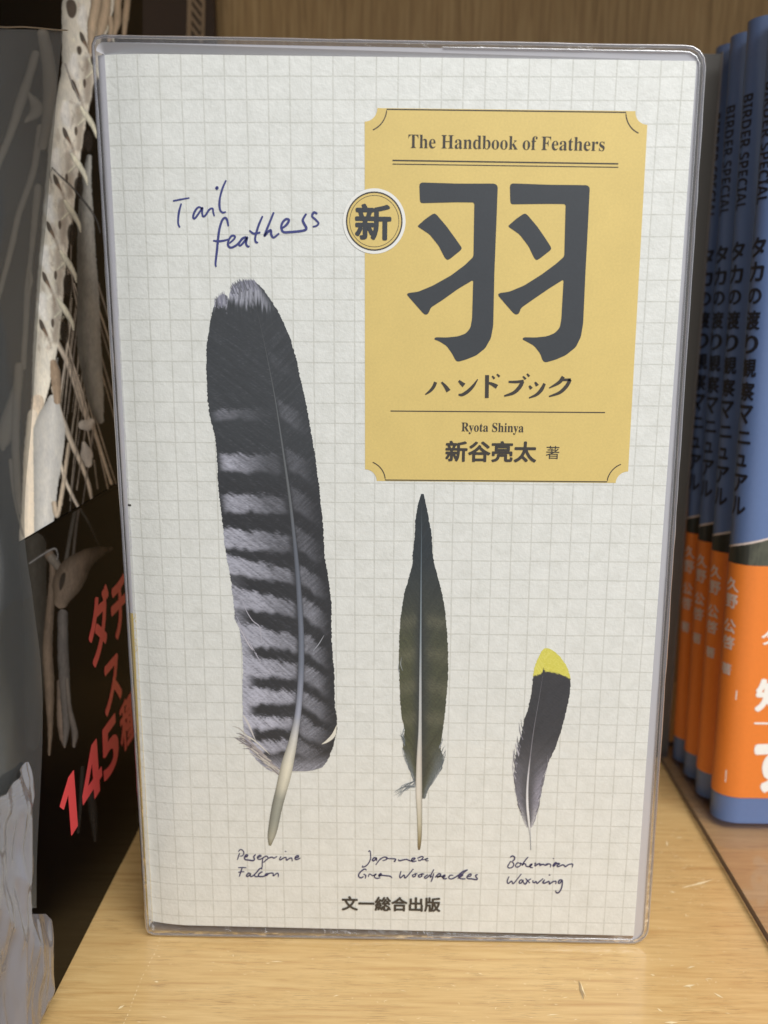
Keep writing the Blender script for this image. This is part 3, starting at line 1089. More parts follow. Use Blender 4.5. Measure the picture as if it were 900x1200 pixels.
tips = []
for i in range(44):
    t = i / 43
    if t < .3:
        x, y, dx, dy = 252 + 14 * t / .3, 352 - 9 * t / .3, random.uniform(-1.6, .6), -random.uniform(2, 5)
    else:
        q_ = (t - .3) / .7
        x = 269 + 30 * q_
        y = float(np.interp(x, [269, 272, 280, 291, 299], [341, 336, 331, 329.5, 330.5]))
        dx, dy = random.uniform(-2.6, -.2), -random.uniform(1.5, 4.5)
    tips.append([(x - dx * 2.2, y - dy * 2.2 + 2, 1.2), (x, y, 1.0), (x + dx, y + dy, .12)])
wisps("tip_barbs", tips, falcon, lambda: L_(random.choice([(128, 128, 142), (150, 149, 164), (104, 105, 114)])))
rs = []
for i in range(46):
    t = random.random()
    bx, by = 288 + 36 * t, 868 + 36 * t + random.uniform(-6, 3)
    ln_ = random.uniform(10, 26) * (1.15 - .55 * t)
    an = math.radians(random.uniform(28, 50))
    rs.append([(bx + 5, by + 4, 1.5), (bx - ln_ * .5 * math.cos(an), by - ln_ * .5 * math.sin(an) + random.uniform(-1, 1), 1.2), (bx - ln_ * math.cos(an), by - ln_ * math.sin(an) * random.uniform(.5, 1.1), .15)])
wisps("downy_barbs", rs, falcon, lambda: L_(random.choice([(168, 160, 158), (140, 134, 138), (190, 184, 176), (206, 200, 190)])))
# stray pale barbs and the white nick in the vane
wp = MB()
for pts, c in [([(284, 703, .3), (289, 716, .8), (296, 727, 1.0), (304, 734, 1.2), (306, 745, 1.0), (306.5, 752, .3)], (178, 176, 186)), ([(277, 722, .6), (290, 748, 1.4), (302, 770, 1.2), (306, 776, .3)], (172, 170, 182)),
               ([(279, 732, .6), (292, 756, 1.3), (301, 766, .3)], (196, 192, 200)), ([(380, 744, .3), (374, 754, .9), (367, 763, .5)], (168, 170, 178)),
               ([(394.5, 850, .5), (391, 861, 4.4), (384, 868, 3.2), (377, 872, .4)], (226, 222, 208)), ([(285, 838, 1.6), (291, 848, 2.4), (297, 862, 1.2), (300, 868, .3)], (206, 202, 200)),
               ([(280, 858, .5), (296, 866, 1.6), (312, 880, .9), (316, 884, .2)], (216, 212, 202))]:
    ribbon(wp, [(x, y, w) for x, y, w in pts], lambda x, y: cov(x, y, .068), lambda p, c=c: L_(c), None, step=2)
wp.build("pale_barbs", M['ink'], falcon, BO)
nb = MB()
nb.poly([cov(x, y, .055) for x, y in [(266.4, 335), (270.5, 339.5), (268.6, 345), (268.6, 351.5), (266.6, 347), (261, 343.5)]])
nb.build("vane_notch", M['grid'], falcon, BO)


def col_wood(X, Y, U, D):
    bn = barbs(X, Y, D, 1.6, .8)
    A = np.abs(U)
    c = mixv(np.broadcast_to(L_((46, 53, 58)), Y.shape + (3,)), L_((60, 64, 60)), smooth(640, 720, Y))
    ol = np.where(U < 0, 1.0, .72) * smooth(690, 770, Y) * smooth(.10, .55, A)
    c = mixv(c, L_((84, 86, 60)), np.clip(ol * (.35 + .6 * bn), 0, 1))
    bands = (.5 + .5 * np.sin((Y + 6 * (1 - A)) / 38 * 2 * math.pi)) * smooth(690, 720, Y) * smooth(900, 840, Y)
    c = mixv(c, L_((112, 110, 92)), bands ** 2 * .34 * smooth(.10, .35, A) * (.5 + bn))
    low = smooth(868, 905, Y) * smooth(.35, .9, A)
    c = mixv(c, L_((112, 120, 124)), low * .8)
    c = mixv(c, L_((40, 44, 48)), smooth(.16, .03, A) * .6)
    return c * (0.55 + .90 * bn)[..., None]


wood, wL, wR, wS = feather("woodpecker_feather",
    [(493.5, 579), (490, 590), (486.8, 610.4), (485.7, 632.4), (484.5, 643.4), (483.2, 650.7), (484, 658), (479.9, 674.6), (473.4, 696.6), (469.8, 720.5), (467.9, 746), (467.4, 771.8), (468, 791), (468.9, 820.4),
     (470.7, 838.7), (474.2, 856), (472.5, 864.4), (472.5, 877.2), (476.2, 893.8), (481.7, 906.6), (486.3, 919), (489, 932)],
    [(496.6, 579), (500, 593.9), (502.8, 610.4), (505.9, 626.9), (506.8, 647), (509.2, 661.7), (513.8, 678.3), (518.4, 696.6), (521.7, 716.8), (523.9, 738.8), (525.2, 768), (524.8, 798.3), (522, 831.4), (518.4, 859),
     (516.2, 878), (519.8, 886), (518.4, 900), (509.2, 914), (501.9, 925), (497.6, 937)],
    [(495.2, 579), (494.5, 597.5), (493.8, 643.4), (493.4, 698.4), (493, 753.5), (492.7, 798), (492.3, 853.4), (491.4, 890), (491, 938)], 578.8, 936, col_wood, None, nu=20, step=1.0, rag=.5)
shaft("feather_shaft", [(494.5, 590, .7), (493.8, 643.4, 1.4), (493.4, 698.4, 1.9), (493, 753.5, 2.3), (492.7, 798, 2.9), (492.3, 853.4, 4.0), (491.3, 890, 6.4), (490.9, 926.8, 7.6), (491.6, 954.3, 6.2), (491.8, 978, 5), (491.2, 992, 3.6), (491, 995.8, 2)],
      [(590, (60, 68, 74)), (660, (92, 104, 112)), (750, (136, 146, 152)), (800, (176, 180, 182)), (860, (196, 196, 192)), (890, (206, 200, 190)), (930, (216, 210, 198)), (965, (192, 186, 164)), (985, (150, 138, 104)), (996, (110, 92, 62))],
      wood, prof=(.55, 1.05, 1.08, .95, .45))
rs = []
for i in range(34):
    side = -1 if i % 2 else 1
    y = random.uniform(866, 925)
    x = (wL(y) if side < 0 else wR(y))
    rs.append([(x - side * 2, y + 3, .9), (x + side * random.uniform(.6, 2.2), y - random.uniform(2, 6), .6), (x + side * random.uniform(1.5, 4.5), y - random.uniform(6, 14), .08)])
for i in range(12):
    rs.append([(486, 917 + random.uniform(-3, 6), 1.0), (474 + random.uniform(-4, 4), 924 + random.uniform(-5, 3), .7), (455 + random.uniform(-2, 16), 931 + random.uniform(-9, 5), .1)])
rs += [[(470.5, 770, .2), (469.5, 779, .9), (472, 786, .2)], [(467.8, 775, .2), (467, 784, .9), (469, 791, .2)], [(474, 852, .3), (472, 860, 1.2), (475, 868, .3)]]
wisps("downy_barbs", rs, wood, lambda: L_(random.choice([(120, 128, 134), (98, 106, 112), (150, 155, 158)])))


def col_wax(X, Y, U, D):
    bn = barbs(X, Y, D, 1.2, .8)
    A = np.abs(U)
    c = mixv(np.broadcast_to(L_((58, 59, 64)), Y.shape + (3,)), L_((84, 85, 92)), smooth(850, 915, Y))
    c = mixv(c, L_((150, 148, 162)), np.where(U > 0, .85, .35) * smooth(880, 935, Y) * smooth(.15, .8, A) * (.5 + bn))
    c = mixv(c, L_((200, 199, 200)), smooth(938, 968, Y) * smooth(.2, 1.0, A) * .8)
    yb_ = 788.5 + np.where(U < 0, 4 * A, -1.5 + 9 * A ** 2.5) + (bn - .5) * 4 - 3.5 * np.exp(-(A / .07) ** 2)
    yel = smooth(yb_ + .8, yb_ - .8, Y)
    yc = mixv(np.broadcast_to(L_((214, 206, 84)), Y.shape + (3,)), L_((226, 220, 128)), np.clip((bn - .35) * 1.4, 0, 1))
    c = c * (0.62 + .76 * bn)[..., None]
    return mixv(c, yc * (0.9 + .2 * bn)[..., None], yel)


wax, xL, xR, xS = feather("waxwing_feather",
    [(638, 759.4), (634, 764), (628.8, 775), (625, 787.5), (624.2, 800), (622, 816.7), (618.3, 833.3), (614.2, 843.8), (611, 860.4), (606.9, 875), (603.3, 891.7), (602, 908.3), (603.8, 927), (606.9, 943.8), (612, 958.3), (617.5, 970)],
    [(642, 759.4), (647.5, 761.8), (656.9, 769.8), (663, 779), (667.3, 789.6), (668.8, 800), (667.3, 816.7), (663, 835.4), (656.9, 858.3), (650.6, 877), (642.3, 893.8), (638, 910.4), (634, 929), (630.8, 948), (627.7, 960.4), (623.2, 970)],
    [(640, 759.4), (636, 787.5), (631.3, 820.8), (625.6, 854), (621.5, 885.4), (618.3, 916.7), (617.9, 941.7), (620.4, 970.8)], 759.6, 970, col_wax, None, nu=18, step=1.0, rag=.6)
shaft("feather_shaft", [(636, 792, .5), (631.3, 820.8, .7), (625.6, 854, .9), (621.5, 885.4, 1.3), (618.3, 916.7, 2.3), (617.9, 941.7, 3.0), (620.2, 968, 2.6), (621.4, 980, 1.2), (622, 996, .9)],
      [(790, (92, 92, 98)), (885, (130, 128, 136)), (910, (206, 205, 210)), (950, (232, 231, 232)), (968, (214, 213, 212)), (978, (176, 178, 182)), (996, (152, 154, 158))], wax)
rs = []
for i in range(56):
    side = -1 if i % 2 else 1
    y = random.uniform(850, 966)
    if side > 0 and y < 880:
        y += 40
    x = (xL(y) if side < 0 else xR(y))
    rs.append([(x - side * 2.5, y + 4, .9), (x + side * random.uniform(.2, 1.2), y - random.uniform(2, 6), .6), (x + side * random.uniform(.8, 2.8), y - random.uniform(8, 17), .08)])
wisps("downy_barbs", rs, wax, lambda: L_(random.choice([(130, 128, 138), (96, 95, 103), (182, 180, 188)])))

# a tiny speck on the cover
spk = MB()
spk.poly([(lambda p: (p[0], roll(p[0]) - .05, p[2]))(cov(*q_)) for q_ in ((147.6, 592.4), (151.6, 592.0), (152.2, 594.2), (149, 595))])
spk.build("dark_speck", M['brownblack'], book, BO)

# ------------------------------------------------------------------ the skeleton picture book on the left
FX = -18.0
SO = (-29.0, 0.0, -181.5)
skel = thing("skeleton_book", "glossy black picture book with pale bones and red lettering, standing edge-on at the left", "book", SO)
M['blackgloss'] = plain("black_gloss_cover", (5, 5, 6), 0.14, grain=0.1, coat=0.0, spec=0.03)
M['obiblack'] = plain("black_paper_band", (4, 4, 5), 0.16, grain=0.1, coat=0.0, spec=0.03)
M['bone'] = printed("printed_bone", 0.16, 0.0, 0.12, 900, 0.03)
M['red'] = plain("red_print", (236, 82, 88), 0.35, grain=0.05, coat=0.3)
M['redshade'] = M['red']
new_mesh_obj("cover", *box(-20.0, FX, -118, 82, -181.5, 70), M['blackgloss'], skel, SO)
new_mesh_obj("page_block", *box(-38.0, -20.2, -116, 79, -179, 67.5), M['pages'], skel, SO)
ob_top = -84.6
band = new_mesh_obj("paper_band", *box(FX - .1, FX + .25, -118.2, 82.2, -181.4, ob_top), M['obiblack'], skel, SO)


def side(lift=.05):
    def f(x, y):
        p = at_x(x, y, FX)
        return (FX + lift, p[1], p[2])
    return f


class Canvas:
    """a printed picture: colours laid on a fine mesh by soft-edged strokes (drawn once, in the picture's own plane)"""

    def __init__(s, X, Y, ground):
        s.X, s.Y = X, Y
        s.C = np.empty(X.shape + (3,))
        s.C[:] = lin(ground) * .93
        s.k = 0

    def mix(s, sl, col, a):
        s.C[sl] = s.C[sl] * (1 - a[..., None]) + col * a[..., None]


def box_of(cv, x0, x1, y0, y1):
    m = (cv.X >= x0) & (cv.X <= x1) & (cv.Y >= y0) & (cv.Y <= y1)
    return np.nonzero(m)


def fbm(x, y):
    return vnoise(x, y) * .5 + vnoise(x * 2.1 + 5, y * 2.1) * .3 + vnoise(x * 4.3 + 11, y * 4.3) * .2


def bone(cv, pts, c, lift=0, prof=(.30, .72, 1.0, .95, .66, .30), step=4, jitter=0.5, soft=1.1, alpha=1.0):
    cv.k += 1
    P = np.array(catmull(pts, 2.0))
    T = np.gradient(P[:, :2], axis=0)
    T /= np.linalg.norm(T, axis=1)[:, None] + 1e-9
    w = P[:, 2].max() + 3
    sl = box_of(cv, P[:, 0].min() - w, P[:, 0].max() + w, P[:, 1].min() - w, P[:, 1].max() + w)
    if len(sl[0]) == 0:
        return
    x, y = cv.X[sl], cv.Y[sl]
    d2 = (x[:, None] - P[None, :, 0]) ** 2 + (y[:, None] - P[None, :, 1]) ** 2
    i = d2.argmin(1)
    q, t = P[i], T[i]
    hw = np.maximum(q[:, 2], .3) / 2
    dist = np.sqrt(d2[np.arange(len(i)), i])
    u = ((x - q[:, 0]) * t[:, 1] - (y - q[:, 1]) * t[:, 0]) / hw
    edge = (fbm(x * .22 + cv.k, y * .22) - .5) * min(1.6, w * .12)
    a = smooth(hw + soft, hw - soft, dist + edge) * alpha * np.minimum(1, hw / .7)
    b = np.interp(u, np.linspace(-1, 1, len(prof)), prof)
    n = fbm(x * .16 + 3.3 * cv.k, y * .07)
    n2 = fbm(x * .5 + cv.k, y * .22)
    tint = np.array([1.0, .985, .955]) ** (n[:, None] * 2.2)
    col = np.minimum(lin(c) * 1.32, .9)[None, :] * (b * (1 + jitter * (n - .5) + jitter * .6 * (n2 - .5)))[:, None] * tint
    cv.mix(sl, col, a)


def blob(cv, pts, c, lift=0, soft=1.3, alpha=.92):
    P = np.array(chaikin(chaikin(pts)), float)
    sl = box_of(cv, P[:, 0].min() - 3, P[:, 0].max() + 3, P[:, 1].min() - 3, P[:, 1].max() + 3)
    if len(sl[0]) == 0:
        return
    x, y = cv.X[sl], cv.Y[sl]
    ins = np.zeros(len(x), bool)
    dm = np.full(len(x), 1e9)
    for j in range(len(P)):
        a, b = P[j], P[(j + 1) % len(P)]
        cond = (a[1] > y) != (b[1] > y)
        with np.errstate(divide='ignore', invalid='ignore'):
            xi = a[0] + (y - a[1]) / (b[1] - a[1]) * (b[0] - a[0])
        ins ^= cond & (x < xi)
        ab = b - a
        t = np.clip(((x - a[0]) * ab[0] + (y - a[1]) * ab[1]) / (ab @ ab + 1e-9), 0, 1)
        dm = np.minimum(dm, np.hypot(x - a[0] - t * ab[0], y - a[1] - t * ab[1]))
    sd = np.where(ins, dm, -dm)
    al = smooth(-soft, soft, sd) * alpha
    n = fbm(x * .25, y * .18)
    cv.mix(sl, (lin(c) * .93)[None, :] * (.6 + .8 * n)[:, None], al)


def side_grid(X, Y, X0):
    """points of the photograph's grid on the plane x = X0"""
    dx = (X - 450) / FOC
    dy = (Y - 600) / FOC
    d = np.stack([dx, dy, np.ones_like(dx)], -1) @ R
    t = (X0 - CAM[0]) / d[..., 0]
    p = CAM + d * t[..., None]
    p[..., 0] = X0
    return p


def canvas_mesh(cv, name, X0, parent):
    p = side_grid(cv.X, cv.Y, FX)
    p[..., 0] = X0
    nr, nc = cv.X.shape
    idx = np.arange(nr * nc).reshape(nr, nc)
    F = np.stack([idx[:-1, :-1], idx[:-1, 1:], idx[1:, 1:], idx[1:, :-1]], -1).reshape(-1, 4)
    C = np.concatenate([cv.C.reshape(-1, 3), np.ones((nr * nc, 1))], 1)
    return new_mesh_obj(name, p.reshape(-1, 3), F, M['bone'], parent, SO, C)


art = Canvas(*np.meshgrid(np.arange(-30, 168, 1.0), np.arange(-45, 662, 1.0)), (5, 5, 6))
# hidden-back ribs and struts first, then the blade, the column, its processes and holes
for p in [[(88, 398, 1.2), (80, 470, 1.2), (70, 560, 1.2)], [(92, 440, 2.2), (82, 520, 2.4), (68, 598, 2.6)], [(97, 430, 1.6), (90, 500, 1.8), (82, 586, 2)], [(84, 350, 1.6), (78, 420, 1.8), (68, 500, 1.6)],
          [(88, 210, 1.5), (84, 270, 1.8), (82, 320, 1.6)], [(85, 320, 1.5), (80, 380, 2), (76, 420, 1.6)], [(110, 540, 2), (114, 572, 2)]]:
    bone(art, p, (150, 142, 132), .05, (.5, 1, .6))
for p in [[(67, 402, 6), (80, 427, 7), (92, 462, 7.5), (99, 483, 7), (110, 505, 5), (120, 535, 4.5), (130, 566, 4)],
          [(62, 455, 5), (72, 488, 6), (84, 520, 6.5), (96, 546, 5.5), (103, 566, 5), (107, 584, 4)], [(69, 536, 4), (76, 562, 4.6), (85, 582, 4.4), (93, 597, 4)]]:
    bone(art, p, (206, 196, 182), .06, (.45, .95, 1.05, .75, .4))
for k_ in range(26):
    x0_ = random.uniform(76, 118)
    y0_ = random.uniform(300, 470)
    L = random.uniform(70, 180)
    sl_ = random.choice([-.16, -.14, -.12, .22, .30])
    w_ = random.uniform(.8, 2.2)
    bone(art, [(x0_, y0_, w_), (x0_ + sl_ * L * .5 + random.uniform(-2, 2), y0_ + L * .5, w_ * 1.2), (x0_ + sl_ * L, y0_ + L, w_ * .8)], random.choice([(150, 142, 134), (190, 178, 164), (120, 114, 110), (206, 196, 184)]), 0, (.5, 1, .6))
bl_ = [[(104, 184, 6), (101, 214, 12), (100, 250, 18), (101, 300, 22), (103, 350, 26), (104, 400, 28), (108, 440, 24), (113, 475, 17), (117, 492, 9)]]
bone(art, bl_[0], (158, 160, 158), .07, (.25, .35, .62, .95, 1.08, .9), 4)
bone(art, [(97, 498, 11), (102, 498, 13), (107, 494, 7)], (206, 202, 196), .075, (.7, 1, .8))
bone(art, [(98, 520, 5), (101, 532, 14), (103, 543, 9)], (206, 202, 196), .075, (.6, 1, .8))
column = [(112, -40, 64), (104, 0, 62), (98, 40, 52), (94, 80, 44), (86, 115, 40), (79, 150, 40), (74, 190, 38), (69, 235, 36), (64, 280, 33), (60, 320, 32), (57, 360, 31), (54, 395, 30), (50, 430, 25), (46, 462, 18), (43, 480, 11)]
bone(art, column, (220, 211, 200), .08, (.35, .62, .78, .92, 1.05, 1.12, 1.12, 1.0), 4, .35)
for k_ in range(170):                               # broken tone over the column
    y = random.uniform(-40, 430)
    xc = float(np.interp(y, [p[1] for p in column], [p[0] for p in column])) + random.uniform(-14, 18)
    L = random.uniform(5, 17)
    c_ = random.choice([(236, 226, 210), (226, 212, 194), (156, 142, 130), (126, 113, 102), (204, 192, 178)])
    bone(art, [(xc, y, 1.5), (xc + random.uniform(-2, 3), y + L * .5, random.uniform(2, 5)), (xc + random.uniform(-2, 5), y + L, 1)], c_, 0, (.9, 1, .9), soft=1.5, alpha=.42)
NOTCH = [(96, 44), (86, 100), (76, 156), (65, 211), (57, 266), (52, 325), (48.6, 381)]
for nx, ny in NOTCH:
    bone(art, [(nx + 15, ny - 30, 7), (nx + 17, ny - 5, 10), (nx + 16, ny + 18, 7)], (120, 106, 95), 0, (.8, 1, .9), soft=4, alpha=.62)
    bone(art, [(nx + 1, ny - 34, 8), (nx, ny - 20, 11), (nx + 4, ny - 8, 6)], (240, 230, 214), 0, (.95, 1, .95), soft=3, alpha=.7)
    bone(art, [(nx + 10, ny + 18, 4), (nx + 4, ny + 24, 5)], (236, 226, 210), 0, (.9, 1, .9), soft=2, alpha=.6)
    blob(art, [(nx + 24, ny - 4), (nx + 31, ny - 2), (nx + 33, ny + 12), (nx + 29, ny + 24), (nx + 23, ny + 18), (nx + 21, ny + 6)], (44, 40, 38))
    bone(art, [(nx + 19, ny - 30, 4), (nx + 24, ny - 22, 7), (nx + 30, ny - 13, 6.5), (nx + 35, ny - 3, 5), (nx + 37, ny + 5, 2)], (226, 214, 198), 0, (.5, 1.0, 1.08, .8), 3)
    bone(art, [(nx + 16, ny - 10, 3), (nx + 22, ny - 16, 4)], (226, 214, 198), 0, (.6, 1, .8), soft=2)
    blob(art, [(nx - 3.7, ny - 8), (nx + 1, ny - 5), (nx + 4.5, ny + 4), (nx + 8, ny + 15), (nx + 3, ny + 8), (nx - 2, ny + 4)], (62, 54, 50), 0, 1.0)
    bone(art, [(nx + 3, ny + 6, 4), (nx + 9, ny + 18, 3), (nx + 11, ny + 26, 1.5)], (128, 108, 92), 0, (.9, 1, .9), soft=2, alpha=.7)
    blob(art, [(nx + 11, ny - 7), (nx + 14, ny - 8), (nx + 15, ny - 1), (nx + 13, ny + 4), (nx + 11, ny)], (84, 72, 64), 0, 1.0)
bone(art, [(44, 470, 15), (43, 505, 16), (42, 476, 12)], (206, 192, 174), .082, (.6, 1, 1, .7))
bone(art, [(38, 486, 12), (35, 530, 15), (34, 580, 17), (33, 632, 22)], (216, 204, 188), .084, (.5, .85, 1.08, 1.05, .8), 4, .2)
bone(art, [(62, 470, 14), (58, 500, 36), (56, 535, 34), (53, 575, 27), (51, 622, 22)], (196, 196, 194), .083, (.55, .8, .95, 1.08, .95, .9), 4, .25)
bone(art, [(67, 470, 8), (65, 440, 12), (62, 425, 8)], (170, 150, 130), .085, (.5, 1, .7))
bone(art, [(63, 590, 6), (66, 604, 6), (70, 592, 5), (75, 560, 5), (80, 520, 3)], (196, 182, 164), .084, (.5, 1, .8))
for x, y, s in [(82, 12, 1.5), (92, 60, .7), (108, 72, .7)]:
    blob(art, [(x - 4 * s, y - 8 * s), (x + 3 * s, y - 9 * s), (x + 6 * s, y - 1 * s), (x + 3 * s, y + 7 * s), (x - 2 * s, y + 5 * s)], (66, 54, 46))
# upper bones running back to the far edge
for p in [[(112, -30, 13), (113, 0, 13), (108, 30, 12), (106, 60, 6)], [(124, -30, 12), (124, 5, 12), (120, 28, 13), (117, 40, 8)], [(140, -30, 9), (138, 0, 9), (137, 25, 9), (133, 40, 7)], [(151, -30, 8), (149, 0, 8), (147, 20, 8), (145, 42, 5)],
          [(129, 22, 7), (130, 33, 7), (128, 46, 6)]]:
    bone(art, p, (186, 168, 146), .09, (.4, .85, 1.05, .9, .5), 3, .3)
for p in [[(41, 64, 10), (33, 92, 10), (25, 116, 12), (12, 156, 9), (-6, 200, 9)], [(34, 110, 4), (43, 128, 16), (30, 142, 4)], [(47, 150, 9), (39, 200, 8), (22, 250, 7), (13, 290, 7), (4, 325, 6), (-8, 370, 6)], [(50, 40, 13), (56, 70, 16), (58, 100, 16), (55, 140, 13), (50, 170, 12)],
          [(44, 220, 9), (40, 262, 8), (36, 300, 6), (32, 340, 8), (30, 380, 7), (27, 430, 7)], [(34, 315, 4), (36, 328, 6), (34, 340, 3)], [(24, 440, 6), (16, 470, 14), (6, 508, 20), (3, 525, 6)], [(12, 540, 5), (15, 570, 5), (20, 600, 3), (27, 628, 2)],
          [(22, 430, 10), (18, 500, 10), (20, 570, 9), (23, 600, 5)]]:
    bone(art, p, (120, 112, 102), .09, (.5, .95, 1, .55), 4, .2)
wire = art
bone(wire, [(61, 197, 1.5), (70, 206, 2.0), (82, 217, 2.4), (96, 233, 2.6), (106, 246, 2.6), (113, 258, 2.4), (117, 272, 2.2)], (58, 60, 63), .115, (.4, 1.6, .5))
bone(wire, [(61, 197, 1.3), (58, 204, 1.6), (60, 214, 1.2)], (70, 70, 70), .115, (.5, 1.4, .5))
bone(wire, [(76, 75, 1.8), (82, 92, 2.2), (89, 108, 2.2), (93, 118, 1.5)], (110, 108, 108), .115, (.5, 1.4, .5))
canvas_mesh(art, "bone_picture", FX + .05, skel)

_xx, _tt = np.meshgrid(np.arange(-30, 160, 1.0), np.linspace(0, 1, 440))
_y0 = 648.0 - .568 * _xx
lo = Canvas(_xx, _y0 + (1012 - _y0) * _tt, (4, 4, 5))
for p, c in [([(36, 640, 34), (38, 680, 30), (40, 740, 28), (38, 800, 26), (36, 870, 18)], (46, 45, 43)), ([(56, 650, 12), (60, 664, 8), (58, 700, 9), (54, 760, 12), (56, 800, 12), (57, 850, 7), (56, 884, 3)], (84, 74, 66)),
             ([(60, 655, 12), (72, 672, 7)], (84, 80, 76)), ([(76, 655, 5), (82, 620, 5), (88, 590, 5)], (62, 60, 58)), ([(84, 652, 4), (88, 615, 4), (92, 590, 4)], (66, 62, 60)), ([(93, 597, 4), (104, 616, 4), (115, 640, 3)], (52, 50, 48)),
             ([(69, 800, 8), (70, 840, 10), (72, 862, 9), (74, 875, 3)], (92, 82, 76)), ([(72, 720, 12), (72, 760, 13), (74, 800, 13), (76, 850, 9), (74, 872, 4)], (78, 76, 76)), ([(77, 797, 5), (80, 830, 6), (86, 858, 8), (85, 874, 4)], (84, 80, 78))]:
    bone(lo, p, c, .28, (.4, .85, 1.05, .8, .4))
kn = [(128, 643, 6), (112, 648, 16), (98, 656, 24), (86, 668, 34), (76, 686, 34), (70, 704, 18)]
bone(lo, kn, (88, 78, 70), 0, (.35, .75, 1, 1.05, .85, .4))
for k_, al_ in ((104, .35), (112, .55), (121, .8), (131, .9)):
    bone(lo, [(k_, 618, 9), (k_ + 4, 640, 9), (k_ - 2, 668, 9)], (8, 8, 9), 0, (1, 1, 1), soft=5, alpha=al_)
blob(lo, [(70, 672), (76, 670), (74, 684), (69, 694), (67, 686)], (34, 32, 32))
bone(lo, [(33, 660, 2), (48, 650, 2.4), (62, 643, 2.6), (66, 650, 2), (65, 655, 2)], (96, 96, 98), 0, (.5, 1.2, .5))
for p in [[(95, 900, 5), (93, 940, 5), (90, 975, 3)], [(105, 930, 9), (108, 955, 10), (110, 985, 4)]]:
    bone(lo, p, (40, 38, 37), .28, (.5, 1, .5), 3)
canvas_mesh(lo, "covered_bones", FX + .30, band)


def side_text(name, s, y0, z0, y1, z1, mat, parent, bold, lift=.36):
    v, f, _ = text_geo(s, bold)
    V = [(FX + lift + .004 * q[2], y0 + (y1 - y0) * q[0], z0 + (z1 - z0) * q[1]) for q in v]
    return new_mesh_obj(name, V, f, mat, parent, SO)


side_text("band_number", sans("145"), -8.6, -154.2, 30.8, -140.4, M['red'], band, 0.012)
side_text("band_counter_word", "種", 32.5, -154.2, 47, -140.4, M['red'], band, 0.03)
side_text("band_heading", "ダチ", 14.8, -123.8, 45.5, -106.5, M['red'], band, 0.035)
side_text("band_second_line", "ス", 22.4, -139.0, 36.0, -126.0, M['red'], band, 0.035)

# ---- clear bag over the near half of the skeleton book
M['bagfilm'] = clear("hazy_bag_film", (0.56, 0.57, 0.57), (0.60, 0.64, 0.66), 0.085, 0.12, 0.0, 0.12)
m_, nt_, out_ = mat_new("crinkled_bag_film")
p_ = principled(nt_, out_, Base_Color=(.24, .24, .27, 1), Roughness=.16, Coat_Weight=1.0, Coat_Roughness=.04, Alpha=.75, Specular_IOR_Level=.5)
M['bagfold'] = m_
GO = (-16.5, -40, -181.5)
bag = thing("plastic_bag", "clear plastic bag pulled over the black picture book, its bottom corner crumpled and shiny", "bag", GO)
fm = MB()
edge = [(73, 34), (66, 110), (58, 190), (49, 300), (41, 400), (35, 490), (29, 575), (28, 640), (36, 700), (46, 770), (49, 840), (46, 920), (42, 1000), (40, 1064)]
edge = [(float(a), float(b)) for a, b in catmull(edge, 8)]
gv, gf = [], []
nl = 10
for i, (x, y) in enumerate(edge):
    for j in range(nl):
        xx = x - (x + 60) * (1 - j / (nl - 1))
        yy = y if i else 32 + 3 * j / (nl - 1) + float(vnoise(j * .8, 1.7))
        p = at_x(xx, yy, FX + .8)
        gv.append((FX + .8 + .5 * float(vnoise(xx * .05, yy * .012)), p[1], p[2]))
for i in range(len(edge) - 1):
    for j in range(nl - 1):
        a = i * nl + j
        gf.append((a, a + 1, a + nl + 1, a + nl))
new_mesh_obj("film", gv, gf, M['bagfilm'], bag, GO, shade=True)
tb = MB()
ed3 = [tuple(np.array(side(1.1)(x, y))) for x, y in [(-50, 29), (-20, 31), (0, 32), (20, 31.5), (40, 33), (60, 35), (72.5, 35.5)]]
tube(tb, ed3, .14, False, 6)
tb.build("folded_hem", M['rim'], bag, GO, shade=True)


def crumple(outline, base, bulge, seed, nx=60, ny=70):
    """a creased sheet on the book's side: outline gives left and right x per y"""
    ys = np.linspace(outline[0][0], outline[-1][0], ny)
    yy = [o[0] for o in outline]
    l = np.interp(ys, yy, [o[1] for o in outline])
    r = np.interp(ys, yy, [o[2] for o in outline])
    v, f = [], []
    for i in range(ny):
        for j in range(nx):
            x = l[i] + (r[i] - l[i]) * j / (nx - 1)
            p = at_x(x, ys[i], base)
            a = p[1] * .15 - p[2] * .05 + seed
            b = p[2] * .030 + p[1] * .05
            a += .8 * float(vnoise(p[1] * .12, p[2] * .06 + seed))
            h = (1 - abs(2 * float(vnoise(a, b)) - 1)) * .62 + (1 - abs(2 * float(vnoise(a * 2.3 + 5, b * 2.4)) - 1)) * .34 + .10 * float(vnoise(a * 6, b * 5))
            e = min(1, (nx - 1 - j) / 9, i / 12 + .05)
            v.append((base + bulge * (h * .85 + .1) * (.25 + .75 * e), p[1], p[2] if p[2] > -181.2 else -181.2 + .02 * float(vnoise(a * 3, b))))
    for i in range(ny - 1):
        for j in range(nx - 1):
            q = i * nx + j
            f.append((q, q + 1, q + nx + 1, q + nx))
    return v, f


cb = MB()
cb.add(*crumple([(893, 25, 28), (912, 8, 31), (930, -10, 33), (960, -60, 33.5), (1000, -60, 33), (1050, -60, 30), (1120, -60, 24), (1215, -60, 16)], FX + .6, 5.2, 1.3))
cb.add(*crumple([(1071, 22, 52), (1078, 20, 57.5), (1120, 18, 58.5), (1160, 15, 58), (1180, 12, 50), (1215, 5, 37)], FX + .4, 3.6, 7.7, 44, 44))
cb.build("crumpled_corner", M['bagfold'], bag, GO, shade=True)

